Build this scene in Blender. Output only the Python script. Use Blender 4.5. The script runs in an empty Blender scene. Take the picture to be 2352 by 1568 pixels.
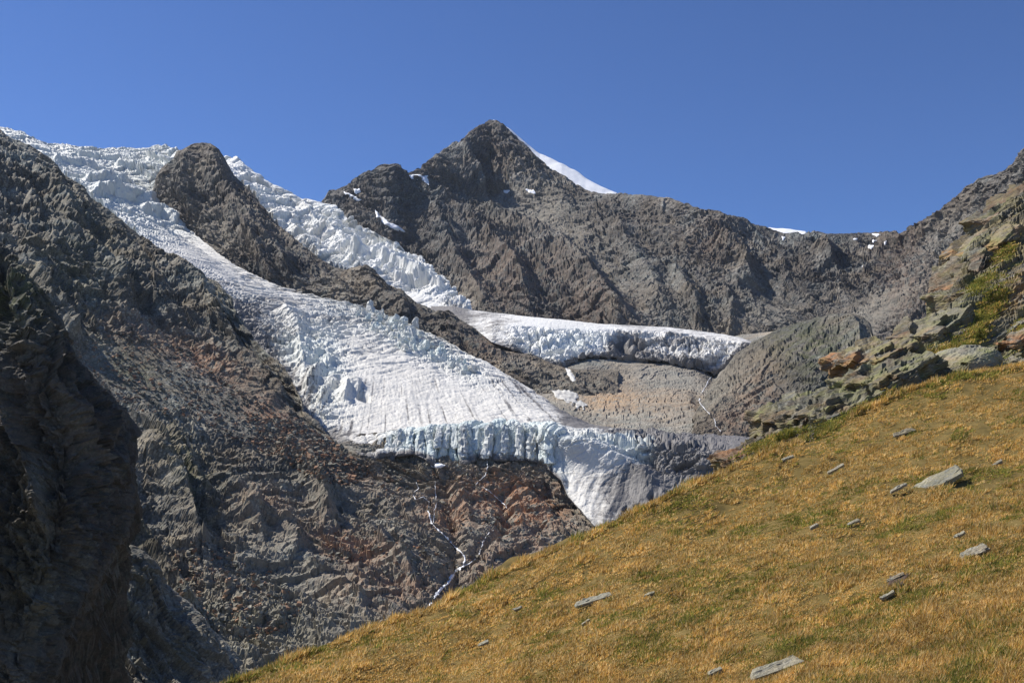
import bpy, math, time
import numpy as np
from mathutils import Vector
from mathutils.bvhtree import BVHTree

T0 = time.time()
SC = bpy.context.scene
COL = SC.collection
R = math.radians

# ------------------------------------------------------------------ camera
LENS = 35.0
PITCH = R(8.0)
cam_d = bpy.data.cameras.new('camera')
cam_d.lens = LENS
cam_d.sensor_width = 36.0
cam_d.clip_start = 0.5
cam_d.clip_end = 60000.0
cam = bpy.data.objects.new('camera', cam_d)
COL.objects.link(cam)
cam.location = (0, 0, 0)
cam.rotation_euler = (math.pi / 2 + PITCH, 0, 0)
SC.camera = cam

# ------------------------------------------------------------------ sky and sun
SUN_AZ = R(-68.0)      # from the view direction (+Y) towards the right (+X)
SUN_EL = R(49.0)
world = bpy.data.worlds.new('World')
SC.world = world
world.use_nodes = True
wn = world.node_tree
wn.nodes.clear()
sky = wn.nodes.new('ShaderNodeTexSky')
sky.sky_type = 'NISHITA'
sky.sun_disc = False
sky.sun_elevation = SUN_EL
sky.sun_rotation = SUN_AZ
sky.altitude = 2600.0
sky.air_density = 1.0
sky.dust_density = 0.0
sky.ozone_density = 8.0
bg = wn.nodes.new('ShaderNodeBackground')
bg.inputs['Strength'].default_value = 0.101
wo = wn.nodes.new('ShaderNodeOutputWorld')
hs = wn.nodes.new('ShaderNodeHueSaturation')
hs.inputs['Saturation'].default_value = 1.06
hs.inputs['Hue'].default_value = 0.508
wn.links.new(sky.outputs[0], hs.inputs['Color'])
wn.links.new(hs.outputs[0], bg.inputs[0])
wn.links.new(bg.outputs[0], wo.inputs[0])

sun_d = bpy.data.lights.new('sun', 'SUN')
sun_d.energy = 5.0
sun_d.angle = R(0.53)
sun_d.color = (1.0, 0.955, 0.89)
sun = bpy.data.objects.new('sun', sun_d)
COL.objects.link(sun)
SUN_DIR = Vector((math.sin(SUN_AZ) * math.cos(SUN_EL), math.cos(SUN_AZ) * math.cos(SUN_EL), math.sin(SUN_EL)))
sun.rotation_euler = SUN_DIR.to_track_quat('Z', 'Y').to_euler()
sun.location = (-200, 100, 900)

SC.view_settings.view_transform = 'Standard'
SC.view_settings.look = 'None'
SC.view_settings.exposure = 0.35
SC.view_settings.gamma = 1.0
SC.view_settings.use_curve_mapping = False
SC.render.engine = 'CYCLES'
SC.render.resolution_x = 1024
SC.render.resolution_y = 682
SC.cycles.max_bounces = 5
SC.cycles.diffuse_bounces = 3

# ------------------------------------------------------------------ bearings -> place
# survey bearings are noted in units of 1/2352 of the picture width, distances in metres
FQ = 2352.0 * LENS / 36.0
CP, SP = math.cos(PITCH), math.sin(PITCH)

def place(px, py, d):
    px = np.asarray(px, float); py = np.asarray(py, float); d = np.asarray(d, float)
    u = (px - 1176.0) / FQ
    v = (784.0 - py) / FQ
    y = CP - v * SP
    z = SP + v * CP
    k = d / y
    return np.stack([u * k, d + 0 * k, z * k], -1)

def bearing(P):
    P = np.asarray(P, float)
    f = P[..., 1] * CP + P[..., 2] * SP
    v = -P[..., 1] * SP + P[..., 2] * CP
    return 1176.0 + FQ * P[..., 0] / f, 784.0 - FQ * v / f

# ------------------------------------------------------------------ noise
rng = np.random.default_rng(7)
NT = 4096
PERM = rng.permutation(NT).astype(np.int32)
RV = rng.normal(size=(NT, 3)); RV /= np.linalg.norm(RV, axis=1)[:, None]
RV = RV.astype(np.float32)
RU = rng.random((NT, 4)).astype(np.float32)

def hsh(ix, iy, iz, seed):
    m = NT - 1
    a = PERM[(ix + seed * 131) & m]
    a = PERM[(a + iy) & m]
    return PERM[(a + iz + seed * 17) & m]

def perlin(P, lam, seed=0):
    p = (P / lam).astype(np.float32)
    i = np.floor(p).astype(np.int32)
    f = p - i
    w = f * f * f * (f * (f * 6 - 15) + 10)
    out = np.zeros(p.shape[:-1], np.float32)
    for dx in (0, 1):
        wx = w[..., 0] if dx else 1 - w[..., 0]
        for dy in (0, 1):
            wy = w[..., 1] if dy else 1 - w[..., 1]
            for dz in (0, 1):
                wz = w[..., 2] if dz else 1 - w[..., 2]
                g = RV[hsh(i[..., 0] + dx, i[..., 1] + dy, i[..., 2] + dz, seed)]
                dot = g[..., 0] * (f[..., 0] - dx) + g[..., 1] * (f[..., 1] - dy) + g[..., 2] * (f[..., 2] - dz)
                out += dot * wx * wy * wz
    return out * 1.6

def fbm(P, lam, octv=4, gain=0.5, seed=0):
    o = 0; a = 1.0
    for k in range(octv):
        o = o + a * perlin(P, lam / 2 ** k, seed + k)
        a *= gain
    return o

def ridged(P, lam, octv=4, gain=0.5, seed=0):
    o = 0; a = 1.0
    for k in range(octv):
        n = 1 - 2 * np.abs(perlin(P, lam / 2 ** k, seed + k))
        o = o + a * n
        a *= gain
    return o

def cells(P, lam, seed=0, jit=0.7):
    """nearest cell of a 3-D Voronoi (8 nearest seeds): returns F1, F2, offset to centre, cell id"""
    p = (P / lam).astype(np.float32)
    i = np.floor(p - 0.5).astype(np.int32)
    f = p - i
    sh = p.shape[:-1]
    b1 = np.full(sh, 9e9, np.float32); b2 = np.full(sh, 9e9, np.float32)
    off = np.zeros(p.shape, np.float32); cid = np.zeros(sh, np.int32)
    for dx in (0, 1):
        for dy in (0, 1):
            for dz in (0, 1):
                h = hsh(i[..., 0] + dx, i[..., 1] + dy, i[..., 2] + dz, seed)
                r = f - (RU[h, :3] - 0.5) * jit - np.array([dx + 0.5, dy + 0.5, dz + 0.5], np.float32)
                dd = (r * r).sum(-1)
                m = dd < b1
                b2 = np.where(m, b1, np.minimum(b2, dd))
                b1[m] = dd[m]; cid[m] = h[m]; off[m] = r[m]
    return np.sqrt(b1), np.sqrt(b2), off, cid

def facets(P, lam, seed=0, tilt=1.0, step=0.5):
    """broken rock: every Voronoi block is a tilted plane with a step to its neighbours (about -1..1)"""
    f1, f2, off, cid = cells(P, lam, seed)
    g = RV[(cid * 7 + 13) & (NT - 1)]
    h = tilt * (g * off).sum(-1) + step * (RU[cid, 3] - 0.5)
    return h

def sstep(a, b, x):
    t = np.clip((x - a) / (b - a), 0, 1)
    return t * t * (3 - 2 * t)

def strata_frame(P, along, k_along, normal=None, k_norm=1.0):
    """squeeze space so that noise is stretched along one direction"""
    a = np.array(along, float); a /= np.linalg.norm(a)
    t = P @ a
    Q = P + (k_along - 1) * t[..., None] * a
    if normal is not None:
        n = np.array(normal, float); n /= np.linalg.norm(n)
        s = P @ n
        Q = Q + (k_norm - 1) * s[..., None] * n
    return Q

# ------------------------------------------------------------------ lofts
def pchip_rows(Y, counts):
    """Y (K, n, c) knots at 0..K-1, monotone cubic along axis 0"""
    K = Y.shape[0]
    dlt = Y[1:] - Y[:-1]
    m = np.zeros_like(Y)
    if K > 2:
        a, b = dlt[:-1], dlt[1:]
        s = a * b
        with np.errstate(divide='ignore', invalid='ignore'):
            hm = np.where(s > 0, 2 * s / (a + b), 0)
        m[1:-1] = hm
    m[0] = dlt[0]; m[-1] = dlt[-1]
    rows = []
    for k in range(K - 1):
        n = counts[k]
        t = np.linspace(0, 1, n, endpoint=False)[:, None, None]
        if k == K - 2:
            t = np.linspace(0, 1, n + 1)[:, None, None]
        t2, t3 = t * t, t * t * t
        rows.append((2*t3-3*t2+1)*Y[k] + (t3-2*t2+t)*m[k] + (-2*t3+3*t2)*Y[k+1] + (t3-t2)*m[k+1])
    return np.concatenate(rows, 0)

def loft(curves, step, mode='x', nu=None, back=None):
    cs = [np.array(c, float) for c in curves]
    if mode == 'x':
        x0 = cs[0][0, 0]; x1 = cs[0][-1, 0]
        nu = nu or int((x1 - x0) / step) + 1
        xs = np.linspace(x0, x1, nu)
        G = [np.stack([xs, np.interp(xs, c[:, 0], c[:, 1]), np.interp(xs, c[:, 0], c[:, 2])], -1) for c in cs]
    else:
        if nu is None:
            nu = int(max(np.hypot(*np.diff(c[:, :2], axis=0).T).sum() for c in cs) / step) + 1
        us = np.linspace(0, 1, nu)
        G = []
        for c in cs:
            s = np.concatenate([[0], np.cumsum(np.hypot(*np.diff(c[:, :2], axis=0).T))]); s /= s[-1]
            G.append(np.stack([np.interp(us, s, c[:, k]) for k in range(3)], -1))
    W = [place(g[:, 0], g[:, 1], g[:, 2]) for g in G]
    counts = []
    for k in range(len(G) - 1):
        L = np.percentile(np.hypot(*(G[k + 1] - G[k])[:, :2].T), 85)
        counts.append(max(2, int(L / step)))
    if back:
        top = W[-1]
        for dy, dz, n in back:
            d = top[:, 1:2]
            dirx = top * np.array([1, 1, 0]); dirx /= np.linalg.norm(dirx, axis=1)[:, None]
            W.append(top + dirx * dy + np.array([0, 0, dz]))
            counts.append(n)
    return pchip_rows(np.stack(W), counts)

def grid_normals(V):
    du = np.gradient(V, axis=1); dv = np.gradient(V, axis=0)
    n = np.cross(du, dv)
    ln = np.linalg.norm(n, axis=-1)[..., None]
    n = n / np.maximum(ln, 1e-9)
    return n

def smooth_grid(A, it=1):
    for _ in range(it):
        B = A.copy()
        B[1:-1] = (A[:-2] + 2 * A[1:-1] + A[2:]) / 4
        A = B.copy()
        A[:, 1:-1] = (B[:, :-2] + 2 * B[:, 1:-1] + B[:, 2:]) / 4
    return A

def seg_dist(px, py, pts):
    """distance to a polyline and the signed side (+ = right of its direction) and position along it"""
    best = np.full(px.shape, 1e9); side = np.zeros(px.shape); tt = np.zeros(px.shape)
    pts = np.array(pts, float)
    n = len(pts) - 1
    for k in range(n):
        a, b = pts[k], pts[k + 1]
        ab = b - a; L2 = (ab ** 2).sum()
        t = np.clip(((px - a[0]) * ab[0] + (py - a[1]) * ab[1]) / L2, 0, 1)
        dx = px - (a[0] + t * ab[0]); dy = py - (a[1] + t * ab[1])
        d = np.hypot(dx, dy)
        s = ab[0] * dy - ab[1] * dx
        m = d < best
        best = np.where(m, d, best); side = np.where(m, np.sign(s), side); tt = np.where(m, (k + t) / n, tt)
    return best, side, tt

def in_poly(px, py, poly):
    poly = np.array(poly, float)
    ins = np.zeros(px.shape, bool)
    j = len(poly) - 1
    for i in range(len(poly)):
        xi, yi = poly[i]; xj, yj = poly[j]
        c = ((yi > py) != (yj > py)) & (px < (xj - xi) * (py - yi) / (yj - yi + 1e-12) + xi)
        ins ^= c
        j = i
    return ins

def poly_soft(px, py, poly, soft):
    d, _, _ = seg_dist(px, py, list(poly) + [poly[0]])
    ins = in_poly(px, py, poly)
    return np.clip(0.5 + np.where(ins, d, -d) / soft, 0, 1)

def blob(px, py, cx, cy, rx, ry, ang=0.0):
    c, s = math.cos(ang), math.sin(ang)
    dx, dy = px - cx, py - cy
    a = (dx * c + dy * s) / rx; b = (-dx * s + dy * c) / ry
    return np.exp(-(a * a + b * b))

# ------------------------------------------------------------------ meshes
def mesh_np(name, V, F, smooth=False):
    """V (n,3), F (m,3|4) arrays"""
    me = bpy.data.meshes.new(name)
    V = np.asarray(V, np.float32); F = np.asarray(F, np.int32)
    k = F.shape[1]
    me.vertices.add(len(V)); me.vertices.foreach_set('co', V.ravel())
    me.loops.add(F.size); me.loops.foreach_set('vertex_index', F.ravel())
    me.polygons.add(len(F))
    me.polygons.foreach_set('loop_start', np.arange(0, F.size, k, dtype=np.int32))
    me.polygons.foreach_set('loop_total', np.full(len(F), k, np.int32))
    if not smooth:
        me.polygons.foreach_set('use_smooth', np.zeros(len(F), bool))
    else:
        me.polygons.foreach_set('use_smooth', np.ones(len(F), bool))
    me.update(calc_edges=True)
    return me

def grid_faces(nv, nu, wrap=False):
    a = np.arange(nv * nu).reshape(nv, nu)
    if wrap:
        a = np.concatenate([a, a[:, :1]], 1)
    return np.stack([a[:-1, :-1].ravel(), a[:-1, 1:].ravel(), a[1:, 1:].ravel(), a[1:, :-1].ravel()], -1)

def set_mask(me, name, cols):
    at = me.color_attributes.new(name, 'FLOAT_COLOR', 'POINT')
    c = np.asarray(cols, np.float32).reshape(-1, cols.shape[-1])
    if c.shape[1] < 4:
        c = np.concatenate([c, np.ones((len(c), 4 - c.shape[1]), np.float32)], 1)
    at.data.foreach_set('color', c.ravel())

def link(name, me, mat, parent=None, **props):
    o = bpy.data.objects.new(name, me)
    COL.objects.link(o)
    if mat is not None:
        me.materials.append(mat)
    if parent is not None:
        o.parent = parent
    for k, v in props.items():
        o[k] = v
    return o

SURF = {}   # name -> (V grid, F) kept for draping

def grid_object(name, V, mat, mask=None, smooth=False, parent=None, key=None, **props):
    nv, nu = V.shape[:2]
    F = grid_faces(nv, nu)
    me = mesh_np(name, V.reshape(-1, 3), F, smooth)
    if mask is not None:
        set_mask(me, 'mask', mask.reshape(-1, mask.shape[-1]))
    o = link(name, me, mat, parent, **props)
    SURF[key or name] = (V.reshape(-1, 3), F)
    return o

# ------------------------------------------------------------------ materials
def nodes(name):
    m = bpy.data.materials.new(name)
    m.use_nodes = True
    nt = m.node_tree
    b = nt.nodes['Principled BSDF']
    return m, nt, b

def N(nt, typ, **kw):
    n = nt.nodes.new(typ)
    for k, v in kw.items():
        if k in n.inputs:
            n.inputs[k].default_value = v
        else:
            setattr(n, k, v)
    return n

def noise_tex(nt, vec, scale, detail=4, rough=0.55, dist=0.0):
    n = N(nt, 'ShaderNodeTexNoise', Scale=scale, Detail=detail, Roughness=rough, Distortion=dist)
    nt.links.new(vec, n.inputs['Vector'])
    return n.outputs['Fac']

def ramp(nt, fac, stops):
    r = nt.nodes.new('ShaderNodeValToRGB')
    el = r.color_ramp.elements
    while len(el) < len(stops):
        el.new(0.5)
    for e, (p, c) in zip(el, stops):
        e.position = p
        e.color = (*c, 1) if len(c) == 3 else c
    nt.links.new(fac, r.inputs[0])
    return r.outputs[0]

def mix(nt, fac, a, b, mode='MIX'):
    m = nt.nodes.new('ShaderNodeMix')
    m.data_type = 'RGBA'; m.blend_type = mode
    for sock, val in ((m.inputs[0], fac), (m.inputs[6], a), (m.inputs[7], b)):
        if isinstance(val, (int, float)):
            sock.default_value = val
        elif isinstance(val, tuple):
            sock.default_value = (*val, 1)
        else:
            nt.links.new(val, sock)
    return m.outputs[2]

def math_n(nt, op, a, b=None, c=None, clamp=False):
    m = nt.nodes.new('ShaderNodeMath'); m.operation = op; m.use_clamp = clamp
    for k, v in enumerate((a, b, c)):
        if v is None:
            continue
        if isinstance(v, (int, float)):
            m.inputs[k].default_value = v
        else:
            nt.links.new(v, m.inputs[k])
    return m.outputs[0]

def bump(nt, b, h, strength, dist):
    n = N(nt, 'ShaderNodeBump', Strength=strength, Distance=dist)
    nt.links.new(h, n.inputs['Height'])
    nt.links.new(n.outputs[0], b.inputs['Normal'])

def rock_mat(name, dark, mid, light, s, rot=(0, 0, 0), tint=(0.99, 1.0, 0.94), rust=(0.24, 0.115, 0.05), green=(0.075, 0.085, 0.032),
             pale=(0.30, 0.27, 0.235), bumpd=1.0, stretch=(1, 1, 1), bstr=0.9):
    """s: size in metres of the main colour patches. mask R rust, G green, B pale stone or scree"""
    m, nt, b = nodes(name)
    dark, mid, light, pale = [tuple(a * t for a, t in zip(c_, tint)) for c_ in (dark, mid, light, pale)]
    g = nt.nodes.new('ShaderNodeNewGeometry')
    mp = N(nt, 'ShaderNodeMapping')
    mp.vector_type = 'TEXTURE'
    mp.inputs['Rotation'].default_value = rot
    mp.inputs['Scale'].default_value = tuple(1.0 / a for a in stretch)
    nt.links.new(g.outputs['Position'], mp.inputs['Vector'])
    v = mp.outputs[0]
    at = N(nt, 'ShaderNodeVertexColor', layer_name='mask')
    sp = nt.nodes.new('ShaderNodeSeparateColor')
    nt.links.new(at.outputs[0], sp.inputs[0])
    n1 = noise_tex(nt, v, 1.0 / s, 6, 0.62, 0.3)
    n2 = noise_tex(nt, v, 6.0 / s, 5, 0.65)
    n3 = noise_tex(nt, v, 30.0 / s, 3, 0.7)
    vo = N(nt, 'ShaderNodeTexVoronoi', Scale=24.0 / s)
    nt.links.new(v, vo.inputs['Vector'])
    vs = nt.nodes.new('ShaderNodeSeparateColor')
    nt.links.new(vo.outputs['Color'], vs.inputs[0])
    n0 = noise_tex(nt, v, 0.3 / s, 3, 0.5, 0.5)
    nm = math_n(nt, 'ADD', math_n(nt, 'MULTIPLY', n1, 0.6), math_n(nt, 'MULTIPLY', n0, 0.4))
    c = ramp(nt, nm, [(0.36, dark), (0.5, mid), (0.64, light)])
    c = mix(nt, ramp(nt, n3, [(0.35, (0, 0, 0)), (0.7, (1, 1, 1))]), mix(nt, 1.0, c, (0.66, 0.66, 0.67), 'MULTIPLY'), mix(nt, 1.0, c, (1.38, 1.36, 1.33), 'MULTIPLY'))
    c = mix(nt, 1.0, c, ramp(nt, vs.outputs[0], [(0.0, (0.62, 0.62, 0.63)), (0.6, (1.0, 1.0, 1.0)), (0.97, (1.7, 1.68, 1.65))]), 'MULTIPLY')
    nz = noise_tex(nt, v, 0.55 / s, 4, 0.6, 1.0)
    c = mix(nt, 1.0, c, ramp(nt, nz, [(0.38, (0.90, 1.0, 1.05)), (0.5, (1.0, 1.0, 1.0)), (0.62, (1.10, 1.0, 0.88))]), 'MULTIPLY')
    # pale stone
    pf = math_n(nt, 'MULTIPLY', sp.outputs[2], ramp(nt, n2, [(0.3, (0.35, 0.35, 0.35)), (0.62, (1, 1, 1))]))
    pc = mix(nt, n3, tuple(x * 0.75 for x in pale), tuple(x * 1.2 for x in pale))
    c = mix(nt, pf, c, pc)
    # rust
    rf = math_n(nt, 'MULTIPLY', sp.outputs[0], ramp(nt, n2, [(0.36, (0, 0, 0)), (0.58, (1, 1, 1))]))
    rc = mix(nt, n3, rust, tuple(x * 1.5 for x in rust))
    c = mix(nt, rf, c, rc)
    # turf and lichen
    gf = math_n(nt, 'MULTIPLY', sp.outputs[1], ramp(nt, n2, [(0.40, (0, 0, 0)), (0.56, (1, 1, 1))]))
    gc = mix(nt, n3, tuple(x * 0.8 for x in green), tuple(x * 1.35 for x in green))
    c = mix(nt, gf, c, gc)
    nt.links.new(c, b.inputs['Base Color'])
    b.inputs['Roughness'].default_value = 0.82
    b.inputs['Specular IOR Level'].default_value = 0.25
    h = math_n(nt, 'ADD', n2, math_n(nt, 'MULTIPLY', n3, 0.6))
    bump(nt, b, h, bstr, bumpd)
    return m

def ice_mat(name, white, blue, dirt, s, bumpd):
    """mask R dirt, G bare blue ice"""
    m, nt, b = nodes(name)
    g = nt.nodes.new('ShaderNodeNewGeometry')
    v = g.outputs['Position']
    at = N(nt, 'ShaderNodeVertexColor', layer_name='mask')
    sp = nt.nodes.new('ShaderNodeSeparateColor')
    nt.links.new(at.outputs[0], sp.inputs[0])
    n1 = noise_tex(nt, v, 1.0 / s, 7, 0.62, 0.4)
    n2 = noise_tex(nt, v, 8.0 / s, 5, 0.65)
    mp = N(nt, 'ShaderNodeMapping')
    mp.inputs['Scale'].default_value = (1, 1, 5)
    nt.links.new(v, mp.inputs['Vector'])
    n3 = noise_tex(nt, mp.outputs[0], 3.0 / s, 6, 0.6)
    c = mix(nt, ramp(nt, n1, [(0.35, (0, 0, 0)), (0.7, (1, 1, 1))]), tuple(x * 0.87 for x in white), white)
    c = mix(nt, math_n(nt, 'MULTIPLY', sp.outputs[1], ramp(nt, n1, [(0.3, (0.3, 0.3, 0.3)), (0.6, (1, 1, 1))])), c, blue)
    df = math_n(nt, 'MULTIPLY', sp.outputs[0], 1.0)
    nn = math_n(nt, 'ADD', math_n(nt, 'MULTIPLY', n3, 0.55), math_n(nt, 'MULTIPLY', n2, 0.45))
    # dirt: the mask is a threshold on the noise, so it breaks up into streaks
    th = math_n(nt, 'SUBTRACT', math_n(nt, 'ADD', math_n(nt, 'MULTIPLY', df, 1.0), nn), 0.86)
    df2 = math_n(nt, 'MULTIPLY', th, 4.0, clamp=True)
    dc = mix(nt, n2, tuple(x * 0.75 for x in dirt), tuple(x * 1.35 for x in dirt))
    c = mix(nt, df2, c, dc)
    nt.links.new(c, b.inputs['Base Color'])
    b.inputs['Roughness'].default_value = 0.6
    b.inputs['Specular IOR Level'].default_value = 0.25
    bump(nt, b, math_n(nt, 'ADD', n2, math_n(nt, 'MULTIPLY', n1, 0.5)), 0.5, bumpd)
    return m

M = {}
M['rock_far'] = rock_mat('far_rock', (0.055, 0.053, 0.051), (0.108, 0.104, 0.099), (0.215, 0.206, 0.194), 90.0, bumpd=2.0, rust=(0.135, 0.095, 0.070), pale=(0.27, 0.25, 0.215))
M['rock_mid'] = rock_mat('middle_rock', (0.054, 0.050, 0.046), (0.104, 0.097, 0.087), (0.205, 0.19, 0.166), 70.0, bumpd=1.5, rust=(0.15, 0.098, 0.065), pale=(0.28, 0.245, 0.195))
M['rock_left'] = rock_mat('gneiss_rock', tint=(0.985, 1.0, 0.93), dark=(0.062, 0.059, 0.052), mid=(0.142, 0.135, 0.120), light=(0.31, 0.294, 0.258), s=38.0, bumpd=0.9, rust=(0.27, 0.145, 0.080), green=(0.082, 0.086, 0.034), pale=(0.30, 0.275, 0.235))
M['rock_shaded'] = rock_mat('shaded_gneiss', (0.018, 0.018, 0.017), (0.042, 0.041, 0.036), (0.15, 0.143, 0.12), 24.0, bumpd=0.7, rust=(0.12, 0.07, 0.045), green=(0.078, 0.084, 0.032), pale=(0.22, 0.21, 0.18))  # buttress shade put into the gneiss colour, sunlit bits into its light patches
M['rock_slab'] = rock_mat('slab_rock', (0.145, 0.132, 0.118), (0.235, 0.214, 0.190), (0.35, 0.32, 0.28), 40.0, bumpd=0.8, rust=(0.34, 0.225, 0.125), stretch=(1, 1, 2.2))
M['ice'] = ice_mat('glacier_ice', (0.70, 0.675, 0.615), (0.56, 0.65, 0.635), (0.17, 0.16, 0.15), 40.0, 1.2)
M['ice_far'] = ice_mat('upper_ice', (0.84, 0.815, 0.76), (0.74, 0.765, 0.735), (0.20, 0.188, 0.175), 70.0, 2.0)
m, nt, b = nodes('snow'); b.inputs['Base Color'].default_value = (0.86, 0.87, 0.88, 1); b.inputs['Roughness'].default_value = 0.6
M['snow'] = m

# ================================================================== terrain
def ribs(px, py, items):
    """ribs and gullies: (points, width left, width right, height)"""
    h = np.zeros(px.shape)
    for pts, wl, wr, a in items:
        d, s, t = seg_dist(px, py, pts)
        w = np.where(s > 0, wl, wr)
        f = np.clip(1 - d / w, 0, 1)
        f = f * f * (1.6 - 0.6 * f)
        h += a * f * sstep(-0.02, 0.12, t) * (1 - sstep(0.9, 1.02, t) * 0.7)
    return h

def slabs(P, along, n, lam, seed, tilt=0.6):
    """jointed slabs: ramps laid back to a sharp overhung edge, broken up into blocks (0..-1)"""
    f1, f2, off, cid = cells(strata_frame(P, along, 0.35).astype(np.float32), lam * 2.0, seed)
    nn = np.array(n, np.float32) + tilt * RV[cid]
    t = (P * nn).sum(-1) / lam + RU[cid, 0] + 0.3 * perlin(P, lam * 2.2, seed + 1)
    return -(t - np.floor(t)) + 0.8 * (RU[cid, 1] - 0.5)

def crag(P, L, along, k, seed, amp=1.0, fine=1.0, flute=0.09, bed=1.0):
    """craggy rock relief in metres; L = size of the big ribs"""
    P = P.astype(np.float32)
    al = np.array(along, float); nb = np.array([-al[2], 0.0, al[0]]); nb /= np.linalg.norm(nb)
    if nb[2] < 0: nb = -nb
    wv = np.stack([perlin(P, L * 0.8, seed + 90), perlin(P, L * 0.8, seed + 91), perlin(P, L * 0.8, seed + 92)], -1) * L * 0.18
    Q = strata_frame(P + wv, along, k).astype(np.float32)
    h = 0.11 * L * ridged(Q, L, 3, 0.5, seed) + flute * L * ridged(strata_frame(P + wv * 0.6, along, 0.2).astype(np.float32), L * 0.75, 2, 0.45, seed + 50)
    rg = perlin(Q, L * 1.1, seed + 40)
    w1 = 0.5 + 0.8 * sstep(-0.3, 0.3, rg)
    fine = fine * (0.5 + 0.8 * sstep(-0.25, 0.35, -rg))
    h = h + 0.085 * bed * L * w1 * slabs(P, along, nb, L * 0.30, seed + 11)
    h = h + 0.030 * bed * L * w1 * slabs(P, along, nb, L * 0.11, seed + 21)
    h = h + (0.085 - 0.04 * bed) * L * facets(Q, L * 0.2, seed + 12)
    h = h + 0.042 * L * fine * facets(Q * 0.6 + P * 0.4, L * 0.11, seed + 13)
    h = h + 0.016 * L * fine * facets(P, L * 0.055, seed + 14)
    return amp * (h - h.mean())

def blend_crag(P, w, A, B):
    h = np.zeros(len(P))
    a = w < 1; b = w > 0
    h[a] += crag(P[a], *A) * (1 - w[a])
    h[b] += crag(P[b], *B) * w[b]
    return h

def finish_rock(name, V, h, mat, mask, crest_rows=10, grain=1.0, key=None, **props):
    n = smooth_grid(grid_normals(V), 3)
    n /= np.linalg.norm(n, axis=-1)[..., None]
    if n[..., 2].mean() < 0:
        n = -n
    if crest_rows:
        k = np.arange(V.shape[0]) - (V.shape[0] - 1 - crest_rows)
        w = 1 - np.exp(-(k / 22.0) ** 2)[:, None]
        h = np.where(h > 0, h * (0.25 + 0.75 * w), h * (0.45 + 0.55 * w))
    mpp = V[..., 1] / FQ
    h = h + 0.12 * mpp * grain * np.random.default_rng(3).normal(size=h.shape)
    V2 = V + n * h[..., None]
    return grid_object(name, V2, mat, mask, key=key, **props)

# ---------------------------------------------------------------- the pyramid peak and the ridge running right from it
SKY = [(620,540),(700,490),(735,470),(760,437),(775,433),(800,426),(820,409),(850,388),(885,379),(905,386),(940,406),(975,379),(1010,353),
       (1045,331),(1058,330),(1080,306),(1110,284),(1130,281),(1150,292),(1185,318),(1215,346),(1240,376),(1265,394),(1310,414),(1345,432),(1380,440),
       (1420,446),(1470,451),(1520,456),(1560,463),(1600,473),(1640,484),(1690,501),(1730,516),(1770,529),(1800,537),(1840,535),(1870,527),
       (1895,538),(1930,541),(1985,539),(2030,538),(2080,528),(2130,510),(2170,485),(2190,452),(2230,426),(2280,401),(2320,376),(2352,347),(2440,290)]
SKD = [(620,3150),(880,3100),(960,3150),(1130,3420),(1240,3250),(1420,2950),(1600,2600),(1800,2500),(2000,2450),(2170,2250),(2352,1950),(2440,1850)]
sx = np.array(SKY); sd = np.array(SKD, float)
crest = [(x, y, float(np.interp(x, sd[:, 0], sd[:, 1]))) for x, y in SKY]
XR = [620, 2440]
base = [(620,830,2560),(1000,830,2400),(1300,850,2250),(1700,880,2020),(1900,880,1900),(2100,910,1750),(2440,950,1580)]
low = [(620,700,2760),(1000,690,2620),(1300,720,2420),(1500,745,2240),(1700,770,2120),(1900,745,2060),(2100,760,1900),(2440,700,1690)]
mid = [(620,600,2930),(900,520,2900),(1050,465,3090),(1130,455,3150),(1250,465,3040),(1400,560,2700),(1600,590,2440),(1800,640,2300),(2000,640,2240),(2200,560,2080),(2440,450,1780)]
V = loft([base, low, mid, crest], 2.35, back=[(120, -90, 8), (700, -600, 6)])
px, py = bearing(V)
P = V.reshape(-1, 3)
wr = sstep(1350, 1650, px).ravel()
h = blend_crag(P, wr, (130.0, (0.62, -0.62, -0.5), 0.42, 1, 1.1, 1.5, 0.09, 0.4), (120.0, (0.42, -0.62, -0.62), 0.5, 31, 1.1, 1.5, 0.07, 0.4)).reshape(px.shape)
h += ribs(px, py, [
    ([(1058,332),(1073,376),(1092,413),(1112,440)], 40, 22, 55),
    ([(1130,282),(1165,340),(1205,395),(1262,430)], 55, 60, 30),
    ([(985,450),(1040,501),(1092,545),(1147,581),(1194,632),(1215,690)], 75, 45, 60),
    ([(1090,470),(1165,523),(1238,545),(1290,574),(1341,621),(1377,669),(1421,717),(1462,745)], 80, 42, 75),
    ([(890,382),(923,420),(982,468),(1010,540),(1065,620)], 60, 40, 45),
    ([(1040,600),(1085,650),(1120,700)], 40, 30, 35),
    ([(1240,610),(1270,660),(1320,715)], 30, 20, 22),
    ([(1650,545),(1690,585),(1715,620),(1725,660)], 80, 36, 48),
    ([(1545,610),(1600,690),(1610,755)], 30, 24, 26),
    ([(1660,660),(1685,700),(1680,765)], 26, 22, 22),
    ([(1880,555),(1895,575),(1912,610)], 40, 30, 35),
    ([(1425,490),(1445,560),(1500,640),(1530,720)], 60, 45, 30),
    ([(2190,455),(2130,560),(2080,650)], 60, 50, 25),
])
edge = np.clip(1.0, 0, 1)
mask = np.zeros(px.shape + (3,))
mask[..., 0] = 0.55 * blob(px, py, 1180, 640, 150, 90) + 0.4 * blob(px, py, 1130, 350, 60, 70) + 0.5 * blob(px, py, 1390, 720, 90, 40) + 0.45 * blob(px, py, 1640, 560, 60, 60) + 0.5 * blob(px, py, 2080, 620, 70, 110) + 0.25
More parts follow.
